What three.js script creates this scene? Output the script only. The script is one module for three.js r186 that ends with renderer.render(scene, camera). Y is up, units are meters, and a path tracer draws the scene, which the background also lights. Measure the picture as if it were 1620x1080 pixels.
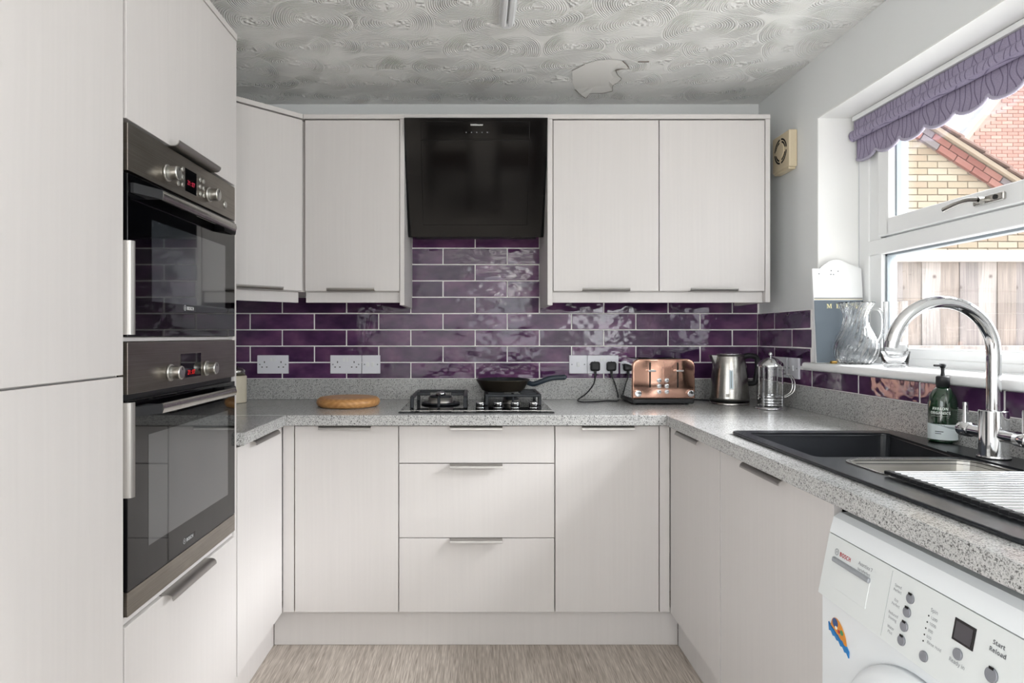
import * as THREE from 'three';
import { RoundedBoxGeometry } from 'three/addons/geometries/RoundedBoxGeometry.js';
import { mergeGeometries } from 'three/addons/utils/BufferGeometryUtils.js';
import { RectAreaLightUniformsLib } from 'three/addons/lights/RectAreaLightUniformsLib.js';

// ------------------------------------------------------------------ camera, sky, lights, exposure
const scene = new THREE.Scene();
const VX = 752, VY = 530, CAM = [0, 1.208, 2.99];                    // principal point in the 1620x1080 frame; back wall is z = 0
const camera = new THREE.PerspectiveCamera(2 * Math.atan(0.54) * 180 / Math.PI, 1.5, 0.05, 200);
camera.position.set(...CAM);
camera.lookAt(0, CAM[1], 0);
camera.setViewOffset(1620, 1080, 810 - VX, 540 - VY, 1620, 1080);
scene.background = new THREE.Color().setRGB(0.93, 0.97, 1.0);        // even overcast sky
scene.backgroundIntensity = 4.0;
RectAreaLightUniformsLib.init();
const renderer = new THREE.WebGLRenderer({ antialias: true });
renderer.toneMapping = THREE.LinearToneMapping;
renderer.toneMappingExposure = 0.85;
renderer.shadowMap.enabled = true;
// soft bright part of the overcast sky, standing over the window side of the house
const sun = new THREE.DirectionalLight(new THREE.Color().setRGB(0.97, 0.985, 1.0), 22.0);
sun.position.set(7.5, 6.6, 2.6); sun.target.position.set(0, 0.6, 1.2); sun.shadow.radius = 70; sun.castShadow = true; sun.name = 'hazy_sun';
Object.assign(sun.shadow.camera, { left: -6, right: 6, top: 6, bottom: -6, near: 0.1, far: 30 });
scene.add(sun, sun.target);
// daylight in the opening of the dining end's side window, behind the camera
const sideLight = new THREE.RectAreaLight(new THREE.Color().setRGB(0.95, 0.98, 1.0), 4.0, 2.4, 1.0);
sideLight.position.set(1.475, 1.55, 4.15); sideLight.rotation.y = Math.PI / 2; sideLight.name = 'side_window_daylight';
scene.add(sideLight);
// daylight in the glazed doors opposite that window
const doorLight = new THREE.RectAreaLight(new THREE.Color().setRGB(0.95, 0.98, 1.0), 1.8, 2.2, 1.85);
doorLight.position.set(-1.42, 1.03, 4.2); doorLight.rotation.y = -Math.PI / 2; doorLight.name = 'glazed_door_daylight';
scene.add(doorLight);

// ------------------------------------------------------------------ helpers
let seed = 7;
const rnd = () => { seed = (seed * 1664525 + 1013904223) >>> 0; return seed / 4294967296; };
const rr = (a, b) => a + (b - a) * rnd();
const V = (x, y, z) => new THREE.Vector3(x, y, z);
const taken = {};
function numbered(name) { const n = taken[name] ?? 0; taken[name] = n + 1; return n ? `${name}_${String(n).padStart(3, '0')}` : name; }
function shadows(m) { m.castShadow = true; m.receiveShadow = true; return m; }
// uv in metres from the face direction
function uvm(g) {
  const p = g.attributes.position, n = g.attributes.normal, uv = new Float32Array(p.count * 2);
  for (let i = 0; i < p.count; i++) {
    const ax = Math.abs(n.getX(i)), ay = Math.abs(n.getY(i)), az = Math.abs(n.getZ(i));
    const x = p.getX(i), y = p.getY(i), z = p.getZ(i);
    if (ax >= ay && ax >= az) { uv[2 * i] = z; uv[2 * i + 1] = y; } else if (ay >= az) { uv[2 * i] = x; uv[2 * i + 1] = z; } else { uv[2 * i] = x; uv[2 * i + 1] = y; }
  }
  g.setAttribute('uv', new THREE.BufferAttribute(uv, 2));
  return g;
}
// box from corner to corner, edges rounded by r
function bx(x0, x1, y0, y1, z0, z1, r = 0) {
  const w = x1 - x0, h = y1 - y0, d = z1 - z0;
  let g = r ? new RoundedBoxGeometry(w, h, d, 2, Math.min(r, w / 2.05, h / 2.05, d / 2.05)) : new THREE.BoxGeometry(w, h, d);
  if (g.index) g = g.toNonIndexed();
  g.translate((x0 + x1) / 2, (y0 + y1) / 2, (z0 + z1) / 2);
  return uvm(g);
}
function clean(g) { const o = g.index ? g.toNonIndexed() : g; for (const k of Object.keys(o.attributes)) if (!['position', 'normal', 'uv'].includes(k)) o.deleteAttribute(k); return o; }
const merge = (list) => mergeGeometries(list.map(clean));
function cyl(r0, r1, a, b, seg = 32, open = false) {                 // from point a (radius r0) to point b (radius r1)
  const A = V(...a), B = V(...b), L = A.distanceTo(B);
  const g = new THREE.CylinderGeometry(r1, r0, L, seg, 1, open);
  g.applyQuaternion(new THREE.Quaternion().setFromUnitVectors(V(0, 1, 0), B.clone().sub(A).normalize()));
  return g.translate((A.x + B.x) / 2, (A.y + B.y) / 2, (A.z + B.z) / 2);
}
function disc(r, t, a, dir, bev = 0.002, seg = 36) {                 // lathed disc with softened rim, from a along dir
  const g = new THREE.LatheGeometry([[0, 0], [r, 0], [r, t - bev], [r - bev * 0.3, t - bev * 0.3], [r - bev, t], [0, t]].map(([x, y]) => new THREE.Vector2(x, y)), seg);
  g.applyQuaternion(new THREE.Quaternion().setFromUnitVectors(V(0, 1, 0), V(...dir).normalize()));
  return g.translate(...a);
}
const lathe = (pts, seg = 48, x = 0, y = 0, z = 0) => new THREE.LatheGeometry(pts.map(([a, b]) => new THREE.Vector2(a, b)), seg).translate(x, y, z);
function tube(pts, r, seg = 60, rad = 10, closed = false) { return new THREE.TubeGeometry(new THREE.CatmullRomCurve3(pts.map((p) => V(...p)), closed, 'centripetal'), seg, r, rad, closed); }
function thing(name, label, category, base = [0, 0, 0], group) {
  const o = new THREE.Group(); o.name = numbered(name); o.position.set(...base); o.userData = { label, category };
  if (group) o.userData.group = group;
  scene.add(o); return o;
}
// geometry given in world metres becomes a part of `parent`
function part(parent, name, g, m, label) {
  const w = V(0, 0, 0); for (let o = parent; o && o !== scene; o = o.parent) w.add(o.position);
  const mesh = shadows(new THREE.Mesh(g.translate(-w.x, -w.y, -w.z), m));
  mesh.name = name; if (label) mesh.userData.label = label;
  parent.add(mesh); return mesh;
}
// geometry in the parent's own axes
function own(parent, name, g, m, label) { const mesh = shadows(new THREE.Mesh(g, m)); mesh.name = name; if (label) mesh.userData.label = label; parent.add(mesh); return mesh; }
function solo(name, label, category, g, m, group) {
  const mesh = shadows(new THREE.Mesh(g, m)); mesh.name = numbered(name); mesh.userData = { label, category }; if (group) mesh.userData.group = group;
  scene.add(mesh); return mesh;
}
function struct(name, g, m, parent = scene, label, category) {
  const mesh = shadows(new THREE.Mesh(g, m)); mesh.name = name;
  if (parent === scene) { mesh.userData.kind = 'structure'; if (label) { mesh.userData.label = label; mesh.userData.category = category; } }
  parent.add(mesh); return mesh;
}
// picture point at a known distance from the camera plane
const at = (px, py, d) => [(px - VX) * d / 1000, CAM[1] - (py - VY) * d / 1000, CAM[2] - d];

// ------------------------------------------------------------------ textures
function hash(i, j, s) { let h = (i * 374761393 + j * 668265263 + s * 974711) | 0; h = Math.imul(h ^ (h >>> 13), 1274126177); h ^= h >>> 16; return (h >>> 0) / 4294967296; }
const sm = (t) => t * t * (3 - 2 * t);
function vn(x, y, px, py, s) {                                        // value noise that repeats every px, py cells
  const i = Math.floor(x), j = Math.floor(y), u = sm(x - i), v = sm(y - j), m = (a, b) => ((a % b) + b) % b;
  const a = hash(m(i, px), m(j, py), s), b = hash(m(i + 1, px), m(j, py), s), c = hash(m(i, px), m(j + 1, py), s), d = hash(m(i + 1, px), m(j + 1, py), s);
  return a + (b - a) * u + (c - a) * v + (a - b - c + d) * u * v;
}
function fbm(u, v, fx, fy, s, oct = 4) { let a = 0, w = 0.5, t = 0; for (let o = 0; o < oct; o++) { a += w * vn(u * fx, v * fy, fx, fy, s + o); t += w; w *= 0.5; fx *= 2; fy *= 2; } return a / t; }
function tex(w, h, fn, size, srgb) {                                  // size: metres covered, so that uv in metres fits
  const d = new Uint8Array(w * h * 4);
  for (let j = 0; j < h; j++) for (let i = 0; i < w; i++) { const c = fn(i / w, j / h, i, j), o = 4 * (j * w + i); const q = Array.isArray(c) ? c : [c, c, c]; d[o] = q[0] * 255; d[o + 1] = q[1] * 255; d[o + 2] = q[2] * 255; d[o + 3] = 255; }
  const t = new THREE.DataTexture(d, w, h, THREE.RGBAFormat);
  t.wrapS = t.wrapT = THREE.RepeatWrapping; t.magFilter = THREE.LinearFilter; t.minFilter = THREE.LinearMipmapLinearFilter; t.generateMipmaps = true;
  if (srgb) t.colorSpace = THREE.SRGBColorSpace;
  t.repeat.set(1 / size[0], 1 / size[1]); t.needsUpdate = true; return t;
}
const mixc = (a, b, t) => [a[0] + (b[0] - a[0]) * t, a[1] + (b[1] - a[1]) * t, a[2] + (b[2] - a[2]) * t];
const clamp = (x, a = 0, b = 1) => Math.min(b, Math.max(a, x));
const hex = (s) => [1, 3, 5].map((k) => parseInt(s.slice(k, k + 2), 16) / 255);

const speckle = tex(512, 512, (u, v) => {
  const a = vn(u * 190, v * 190, 190, 190, 3), b = vn(u * 120, v * 120, 120, 120, 9), c = vn(u * 256, v * 256, 256, 256, 5), e = fbm(u, v, 4, 4, 44, 3);
  let t = 0.74 + (e - 0.5) * 0.05;
  if (a > 0.60) t -= (a - 0.60) * 1.15; if (b > 0.70) t -= (b - 0.68) * 1.2; if (c > 0.72) t += (c - 0.72) * 0.6;
  return [t * 0.99, t * 0.99, t * 0.985];
}, [0.29, 0.29], true);
const grainBump = tex(512, 1024, (u, v) => {
  const w = u + 0.02 * (fbm(u, v, 3, 4, 61, 2) - 0.5);
  return clamp(0.5 + 0.5 * (vn(w * 160, v * 5, 160, 5, 11) - 0.5) + 0.3 * (vn(w * 60, v * 3, 60, 3, 15) - 0.5));
}, [0.5, 1.0]);
const grainCol = tex(512, 1024, (u, v) => {
  const w = u + 0.03 * (fbm(u, v, 3, 3, 61, 2) - 0.5), k = 0.99 + 0.012 * (vn(w * 70, v * 3, 70, 3, 11) - 0.5) + 0.012 * (fbm(u, v, 5, 2, 16, 3) - 0.5);
  return [k, k, k];
}, [0.5, 1.0], true);
const floorCol = tex(1024, 1024, (u, v) => {
  const s = vn(u * 480, v * 20, 480, 20, 21), l = vn(u * 160, v * 9, 160, 9, 23), f = vn(u * 500, v * 40, 500, 40, 25), m = fbm(u, v, 6, 3, 27, 3);
  const t = clamp(0.5 + (s - 0.5) * 0.7 + (l - 0.5) * 0.3 + (f - 0.5) * 0.4 + (m - 0.5) * 0.25);
  return mixc(hex('#94897f'), hex('#d8cfc5'), t);
}, [1.0, 1.0], true);
const tileCol = tex(512, 512, (u, v) => {
  const m = fbm(u, v, 7, 9, 31, 4), c = fbm(u, v, 24, 30, 33, 3), t = clamp(0.5 + (m - 0.5) * 1.5 + (c - 0.5) * 0.5);
  return mixc(hex('#3b2145'), hex('#6d466a'), t);
}, [0.9, 0.6], true);
const tileBump = tex(512, 512, (u, v) => clamp(fbm(u, v, 12, 14, 41, 2) * 0.8 + 0.2 * vn(u * 38, v * 36, 38, 36, 43)), [0.9, 0.6]);
const swirl = (() => {                                                 // combed circular fans of textured ceiling plaster
  const N = 16, S = 2.7, cells = [];
  for (let j = 0; j < N; j++) for (let i = 0; i < N; i++) cells.push([(i + 0.5 + 0.5 * (j % 2) + (hash(i, j, 71) - 0.5) * 0.5) / N, (j + 0.5 + (hash(i, j, 72) - 0.5) * 0.5) / N, hash(i, j, 73), 0.108 + 0.04 * hash(i, j, 74), hash(i, j, 75)]);
  return tex(2048, 2048, (u, v) => {
    let best = -1, h = 0.3;
    const ci = Math.floor(u * N), cj = Math.floor(v * N);
    for (let b = -2; b <= 2; b++) for (let a = -2; a <= 2; a++) {
      const i = (ci + a + N) % N, j = (cj + b + N) % N, c = cells[j * N + i];
      let dx = u - c[0], dy = v - c[1]; dx -= Math.round(dx); dy -= Math.round(dy);
      const wob = 1 + 0.10 * Math.sin(3 * Math.atan2(dy, dx) + 6 * c[4]);
      const r = Math.hypot(dx, dy * 1.12) * S * wob, R = c[3];
      if (r < R && c[2] > best) {
        best = c[2];
        const comb = 0.5 + 0.5 * Math.sin(r * 6.2832 / 0.0082 + 6 * c[4]), blob = vn(u * 260, v * 260, 260, 260, 77);
        const inner = clamp(1 - r / (R * 0.42));
        const fade = clamp((R - r) / 0.012) * clamp(0.3 + 1.1 * (vn(u * 30, v * 30, 30, 30, 79) - 0.2));
        h = 0.3 + 0.5 * Math.pow(comb, 1.5) * fade * (1 - inner) + Math.min(1, inner * 2) * 0.7 * Math.pow(blob, 1.8);
      }
    }
    return clamp(h + 0.06 * fbm(u, v, 40, 40, 81, 2));
  }, [S, S]);
})();
const steelCol = tex(512, 256, (u, v) => { const s = 0.9 + 0.14 * (vn(u * 3, v * 256, 3, 256, 91) - 0.5) + 0.10 * (fbm(u, v, 5, 6, 95, 3) - 0.5); return [s, s * 0.99, s * 0.975]; }, [0.3, 0.15], true);
const fenceCol = tex(512, 1024, (u, v) => {
  const w = u + 0.05 * (fbm(u, v, 3, 3, 101, 2) - 0.5), s = vn(w * 90, v * 6, 90, 6, 103), l = fbm(u, v, 8, 3, 105, 3);
  let t = clamp(0.5 + (s - 0.5) * 0.6 + (l - 0.5) * 1.0), kn = 0;
  for (let k = 0; k < 7; k++) { let dx = u - hash(k, 1, 107), dy = v - hash(k, 2, 107); dx -= Math.round(dx); dy -= Math.round(dy); kn = Math.max(kn, clamp(1.25 - Math.hypot(dx * 0.6, dy * 1.2) / 0.016)); }
  return mixc(mixc(hex('#696462'), hex('#9c938e'), t), hex('#463c3a'), kn * 0.8);
}, [0.6, 1.2], true);
const blindCol = tex(512, 512, (u, v) => {
  let k = 0;
  for (let i = 0; i < 12; i++) { let x = (i + 0.5) / 12 + 0.030 * Math.sin(6.2832 * (v * 2 + hash(i, 0, 111))) + 0.015 * Math.sin(6.2832 * (v * 3 + hash(i, 1, 111))); let d = u - x; d -= Math.round(d); k = Math.max(k, clamp(1.6 - Math.abs(d) / 0.0065)); }
  const f = 0.94 + 0.12 * (vn(u * 180, v * 180, 180, 180, 113) - 0.5);
  return mixc(hex('#a59cb5'), hex('#645a74'), k * 0.75).map((c) => c * f);
}, [0.26, 0.26], true);
const woodCol = tex(512, 512, (u, v) => {
  const r = Math.hypot((u - 0.5) * 0.6, (v - 0.2)) * 26 + 2.4 * fbm(u, v, 3, 3, 121, 3), ring = Math.abs((r % 1) - 0.5) * 2, f = vn(u * 12, v * 220, 12, 220, 123);
  return mixc(hex('#ab7642'), hex('#cf9f68'), clamp(0.25 + 0.6 * ring + 0.3 * (f - 0.5)));
}, [0.4, 0.4], true);
const dents = tex(128, 128, (u, v) => vn(u * 4, v * 4, 4, 4, 171), [0.3, 0.3]);
const rough = tex(256, 256, (u, v) => 0.5 + 0.5 * (fbm(u, v, 16, 16, 131, 4) - 0.5), [0.2, 0.2]);

// ------------------------------------------------------------------ materials
const std = (color, roughness = 0.5, metalness = 0, more = {}) => new THREE.MeshStandardMaterial({ color, roughness, metalness, ...more });
const phy = (color, roughness, more = {}) => new THREE.MeshPhysicalMaterial({ color, roughness, ...more });
const M = {
  paint: std('#e5e7e7', 0.75),
  reveal: std('#f2f2f0', 0.6),
  ceiling: std('#f8f8f6', 0.38, 0, { bumpMap: swirl, bumpScale: 0.0115 }),
  ceilPlain: std('#efeeeb', 0.8),
  crackShade: std('#77716a', 0.9),  // dark colour that paints the shade inside the ceiling cracks
  floor: std('#ffffff', 0.45, 0, { map: floorCol }),
  cab: std('#d6d2d0', 0.42, 0, { map: grainCol, bumpMap: grainBump, bumpScale: 0.00007 }),
  carcass: std('#d6d2d0', 0.55),
  handle: std('#a8a5a2', 0.42, 1.0),
  worktop: std('#ffffff', 0.2, 0, { map: speckle }),
  joint: std('#cfcfca', 0.4),
  grout: std('#f7f5f4', 0.85),
  steel: std('#a39e98', 0.3, 1, { map: steelCol }),
  steelBright: std('#c9c8c6', 0.24, 1, { map: steelCol }),
  steelSatin: std('#dcdcda', 0.4, 1, { map: steelCol }),
  chrome: std('#e2e3e5', 0.06, 1),
  knob: std('#d4d3cf', 0.28, 1),
  blackGlass: phy('#050507', 0.03),
  hoodGlass: phy('#060607', 0.09, { specularIntensity: 0.5 }),
  ovenWindow: phy('#2b2f33', 0.12, { clearcoat: 1, clearcoatRoughness: 0.03 }),
  black: std('#141517', 0.4),
  rubber: std('#1a1b1e', 0.5),
  iron: std('#24272c', 0.42, 0.2),
  granite: std('#26282c', 0.27),
  white: std('#eceef0', 0.3),
  machine: std('#e9edf0', 0.28),
  panelWhite: std('#dde1e1', 0.35),
  panelSeam: std('#aeb2b2', 0.5),
  upvc: std('#f3f4f4', 0.3),
  bead: std('#8b949b', 0.45),
  greyButton: std('#8b8d94', 0.35, 0.3),
  socket: std('#e6e7ee', 0.3),
  cream: std('#e9dfc9', 0.45),
  creamFan: std('#dccdb0', 0.4),
  copper: std('#e0b09b', 0.08, 1, { bumpMap: dents, bumpScale: 0.004 }),
  glass: phy('#ffffff', 0.02, { transmission: 1, thickness: 0.003, ior: 1.5 }),
  pane: phy('#ffffff', 0.0, { transmission: 1, thickness: 0, ior: 1.5 }),
  greenGlass: phy('#12301c', 0.06, { clearcoat: 1 }),
  wood: std('#ffffff', 0.4, 0, { map: woodCol }),
  dark: std('#050505', 0.8),
  blind: std('#ffffff', 0.75, 0, { map: blindCol }),
  braid: std('#b5afc2', 0.8),
  fence: std('#ffffff', 0.85, 0, { map: fenceCol }),
  rail: std('#9c9792', 0.85),
  mortar: std('#83796a', 0.9),
  mortarRed: std('#8d7a72', 0.9),
  tableWood: std('#3a2a20', 0.4),
  paving: std('#cdc9c2', 0.9),
  roofTile: std('#6d554d', 0.85),
  barge: std('#9c8d7c', 0.8),
};
const tileMats = [0, 1, 2, 3, 4, 5].map((k) => {
  const mk = (t) => { const c = t.clone(); c.offset.set(hash(k, 1, 151), hash(k, 2, 151)); c.needsUpdate = true; return c; };
  const g = [1, 0.9, 1.1, 0.96, 1.05, 0.86][k];
  return phy(new THREE.Color(g, g, g), 0.05, { map: mk(tileCol), bumpMap: mk(tileBump), bumpScale: 0.0028, ior: 1.6 });
});
// flat print: lettering on a clear ground
function print(w, h, draw, px = 512, more = {}) {
  const c = document.createElement('canvas'); c.width = px; c.height = Math.max(8, Math.round(px * h / w));
  const g = c.getContext('2d'); draw(g, c.width, c.height);
  const t = new THREE.CanvasTexture(c); t.colorSpace = THREE.SRGBColorSpace;
  return [new THREE.PlaneGeometry(w, h), new THREE.MeshStandardMaterial({ map: t, transparent: true, roughness: 0.5, ...more })];
}
function words(w, h, text, color, font = 'bold', family = 'sans-serif', size = 0.8) {
  return print(w, h, (g, W, H) => { g.fillStyle = color; g.textAlign = 'center'; g.textBaseline = 'middle'; const l = text.split('\n'); g.font = `${font} ${Math.floor(H * size / l.length)}px ${family}`.trim(); l.forEach((s, i) => g.fillText(s, W / 2, H * (i + 0.5) / l.length, W)); }, 256);
}
const boschArt = (cText, cLogo) => (g, W, H) => {
  g.strokeStyle = cLogo; g.lineWidth = H * 0.07; g.beginPath(); g.arc(H * 0.5, H * 0.5, H * 0.42, 0, 7); g.stroke();
  g.lineWidth = H * 0.06; g.beginPath(); g.moveTo(H * 0.34, H * 0.22); g.lineTo(H * 0.34, H * 0.78); g.moveTo(H * 0.66, H * 0.22); g.lineTo(H * 0.66, H * 0.78); g.moveTo(H * 0.34, H * 0.5); g.lineTo(H * 0.66, H * 0.5); g.stroke();
  g.fillStyle = cText; g.font = `bold ${Math.floor(H * 0.82)}px sans-serif`; g.textBaseline = 'middle'; g.fillText('BOSCH', H * 1.2, H * 0.54, W - H * 1.25);
};
function placed(parent, name, [g, m], pos, rotY = 0, rotX = 0, rotZ = 0, label) {       // pos in world metres
  const w = V(0, 0, 0); for (let o = parent; o && o !== scene; o = o.parent) w.add(o.position);
  const mesh = new THREE.Mesh(g, m); mesh.name = name; mesh.rotation.set(rotX, rotY, rotZ, 'YXZ'); mesh.position.set(pos[0] - w.x, pos[1] - w.y, pos[2] - w.z); mesh.receiveShadow = true;
  if (label) mesh.userData.label = label; parent.add(mesh); return mesh;
}

// ------------------------------------------------------------------ the room
const XL = -1.335, XR = 1.34, H = 2.30, ZB = 6.2;
const WZ0 = 0.513, WZ1 = 1.80, WY0 = 1.085, WY1 = 2.06, XO = 1.62;          // kitchen window opening, outer face of the wall
struct('floor', bx(XL - 0.2, XR + 0.3, -0.12, 0, -0.25, ZB + 0.25), M.floor, scene, 'pale grey-brown streaked vinyl floor', 'floor');
const ceiling = struct('ceiling', bx(XL - 0.2, XR + 0.3, H, H + 0.15, -0.25, ZB + 0.25), M.ceiling, scene, 'white ceiling with combed circular plaster swirls', 'ceiling');
const wallBack = struct('wall_back', bx(XL - 0.2, XR + 0.3, 0, H, -0.25, 0), M.paint, scene, 'white back wall with purple metro tiles', 'wall');
struct('wall_left', merge([bx(XL - 0.2, XL, 0, H, 0, 3.0), bx(XL - 0.2, XL, 0, H, 5.4, ZB), bx(XL - 0.2, XL, 2.06, H, 3.0, 5.4)]), M.paint, scene, 'white wall behind the tall cabinets', 'wall');
const wallRight = struct('wall_right', merge([
  bx(XR, XO, 0, WY0, 0, 2.8), bx(XR, XO, WY1, H, 0, ZB), bx(XR, XO, WY0, WY1, 0, WZ0), bx(XR, XO, WY0, WY1, WZ1, 2.8),
  bx(XR, XO, 0, 1.0, 2.8, 5.5), bx(XR, XO, 0, WY1, 5.5, ZB)]), M.paint, scene, 'white painted wall around the kitchen window', 'wall');
struct('wall_rear', merge([bx(XL, 0.1, 0, H, ZB, ZB + 0.25), bx(0.9, XO, 0, H, ZB, ZB + 0.25), bx(0.1, 0.9, 2.06, H, ZB, ZB + 0.25)]), M.paint, scene, 'white dining end wall with a glazed garden door', 'wall');
// glazed garden door and side window of the dining end
const gd = struct('door_1', merge([bx(0.1, 0.2, 0, 2.06, ZB + 0.08, ZB + 0.15), bx(0.8, 0.9, 0, 2.06, ZB + 0.08, ZB + 0.15), bx(0.2, 0.8, 1.96, 2.06, ZB + 0.08, ZB + 0.15), bx(0.2, 0.8, 0, 0.9, ZB + 0.08, ZB + 0.15)]), M.upvc, scene, 'white half-glazed garden door of the dining end', 'door');
part(gd, 'pane', bx(0.2, 0.8, 0.9, 1.96, ZB + 0.112, ZB + 0.118), M.pane);
const ld = struct('door_2', merge([bx(XL - 0.15, XL - 0.09, 0, 2.06, 3.0, 3.08), bx(XL - 0.15, XL - 0.09, 0, 2.06, 5.32, 5.4), bx(XL - 0.15, XL - 0.09, 0, 2.06, 4.15, 4.25), bx(XL - 0.15, XL - 0.09, 1.98, 2.06, 3.08, 5.32), bx(XL - 0.15, XL - 0.09, 0, 0.08, 3.08, 5.32)]), M.upvc, scene, 'white sliding glazed doors of the dining end', 'door');
part(ld, 'pane', bx(XL - 0.122, XL - 0.118, 0.08, 1.98, 3.08, 4.15), M.pane);
part(ld, 'pane', bx(XL - 0.122, XL - 0.118, 0.08, 1.98, 4.25, 5.32), M.pane);
const sw = struct('window_2', merge([bx(1.50, 1.56, 1.0, 2.06, 2.8, 2.87), bx(1.50, 1.56, 1.0, 2.06, 5.43, 5.5), bx(1.50, 1.56, 1.99, 2.06, 2.87, 5.43), bx(1.50, 1.56, 1.0, 1.07, 2.87, 5.43), bx(1.50, 1.56, 1.07, 1.99, 4.11, 4.19)]), M.upvc, scene, 'white side window of the dining end', 'window');
part(sw, 'pane', bx(1.528, 1.532, 1.07, 1.99, 2.87, 4.11), M.pane);
part(sw, 'pane', bx(1.528, 1.532, 1.07, 1.99, 4.19, 5.43), M.pane);
// window reveal lining, a shade whiter than the wall
part(wallRight, 'reveal_lining', merge([bx(XR + 0.001, 1.498, WY0, WY1 - 0.004, WZ0, WZ0 + 0.004), bx(XR + 0.001, 1.498, WY1 - 0.004, WY1, WZ0, WZ1), bx(XR + 0.001, 1.498, WY0, WY1 - 0.004, WZ1 - 0.004, WZ1)]), M.reveal);
// peeling skim on the ceiling: a smooth sheet that sags along its torn edge
{
  const c = [[905, 111], [925, 101], [943, 95], [968, 93], [985, 95], [992, 99], [994, 103], [984, 106], [974, 109], [978, 117], [983, 121], [977, 127], [970, 132], [969, 141], [955, 144], [932, 145], [927, 149], [918, 146], [910, 141], [906, 130]];
  const w = c.map(([x, y]) => { const d = (H - CAM[1]) * 1000 / (VY - y); return [(x - VX) * d / 1000, CAM[2] - d]; });
  const sag = [1, 1, 1, 1, 2, 7, 9, 5, 4, 4, 6, 6, 5, 5, 5, 6, 11, 5, 1, 1];
  const cx = w.reduce((a, p) => a + p[0], 0) / w.length, cz = w.reduce((a, p) => a + p[1], 0) / w.length, pos = [], n = w.length;
  const low = (i) => [w[i][0], H - 0.0005 - sag[i] * 0.0016, w[i][1]], top = (i) => [w[i][0], H - 0.0004 - sag[i] * 0.0009 + 0.0003, w[i][1]];
  const midp = (i, y0) => [cx + (w[i][0] - cx) * 0.6, H - 0.0012 - y0, cz + (w[i][1] - cz) * 0.6];
  for (let i = 0; i < n; i++) { const j = (i + 1) % n; pos.push(cx, H - 0.0014, cz, ...midp(i, 0.0006), ...midp(j, 0.0006), ...midp(i, 0.0006), ...low(i), ...low(j), ...midp(i, 0.0006), ...low(j), ...midp(j, 0.0006)); }
  const g = new THREE.BufferGeometry(); g.setAttribute('position', new THREE.Float32BufferAttribute(pos, 3)); g.computeVertexNormals(); uvm(g);
  part(ceiling, 'peeling_patch', g, M.ceilPlain, 'smooth sheet of skim peeling from the swirls');
  const torn = (list, r, name) => part(ceiling, name, tube(list.map((i) => [w[i][0], H - 0.001 - sag[i] * 0.0014, w[i][1]]), r, 60, 6), M.crackShade, 'dark line painting the shade in the gap along the torn skim');  // dark tubes paint the shade of the gap behind the torn skim
  torn([4, 5, 6, 7, 8], 0.0020, 'torn_edge_shade'); torn([8, 9, 10, 11, 12, 13], 0.0012, 'torn_edge_shade'); torn([13, 14, 15, 16, 17, 18], 0.0022, 'torn_edge_shade'); torn([0, 1], 0.001, 'torn_edge_shade');
  const d1 = (H - CAM[1]) * 1000 / (VY - 97), gp = at(1018, 97, d1);
  part(ceiling, 'peeling_crack', bx(gp[0] - 0.022, gp[0] + 0.022, H - 0.003, H - 0.0002, gp[2] - 0.004, gp[2] + 0.003, 0.001), M.crackShade, 'small lifted split beside the peeling patch, its shade painted dark');
}
// strip of cornice plaster above the wall cabinets
part(wallBack, 'wall_band', bx(XL, XR - 0.03, 2.235, 2.29, 0.0005, 0.004), M.paint);

// ------------------------------------------------------------------ tiles
const PX = 0.3032, PY = 0.0769, TY = 1.0025, TW = 0.2992, TH = 0.0730, TT = 0.008;
part(wallBack, 'grout', merge([bx(XL, XR - 0.001, TY, TY + 5 * PY, 0.0005, 0.0085), bx(-0.298, 0.302, TY + 5 * PY, TY + 9.6 * PY, 0.0005, 0.0085)]), M.grout);
const tileGeo = {};
function tileAt(parent, u0, u1, y0, y1, side, k) {                       // side 'b' on the back wall, 'r' on the right wall
  if (u1 - u0 < 0.008) return;
  const w = u1 - u0, h = y1 - y0, key = `${w.toFixed(3)}_${h.toFixed(3)}_${side}`;
  if (!tileGeo[key]) { const g = clean(new RoundedBoxGeometry(w, h, TT, 1, 0.0022)); uvm(g); if (side === 'r') g.rotateY(-Math.PI / 2); tileGeo[key] = g; }
  const m = shadows(new THREE.Mesh(tileGeo[key], tileMats[k % 6])); m.name = 'tile';
  if (side === 'b') m.position.set((u0 + u1) / 2, (y0 + y1) / 2, 0.0055); else m.position.set(XR - 0.0055, (y0 + y1) / 2, (u0 + u1) / 2);
  m.rotation.x = rr(-0.006, 0.006); m.rotation.y = rr(-0.004, 0.004);
  parent.add(m);
}
for (let row = 0; row < 10; row++) {
  const y0 = TY + row * PY + 0.002, y1 = Math.min(y0 + TH, TY + 9.5 * PY), off = -0.0009 + (row % 2 ? PX / 2 : 0);
  const a = row < 5 ? XL : -0.298, b = row < 5 ? XR - 0.009 : 0.302;
  for (let k = -6; k < 6; k++) {
    const u0 = Math.max(a, off + k * PX + 0.002), u1 = Math.min(b, off + (k + 1) * PX - 0.002);
    if (u1 > u0) tileAt(wallBack, u0, u1, y0, y1, 'b', Math.floor(rnd() * 6));
  }
}
part(wallRight, 'grout', merge([bx(XR - 0.0085, XR - 0.0005, TY, TY + 0.066, 0.008, 2.3), bx(XR - 0.0085, XR - 0.0005, TY + 0.066, TY + 4 * PY, 0.008, 0.489)]), M.grout);
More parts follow.
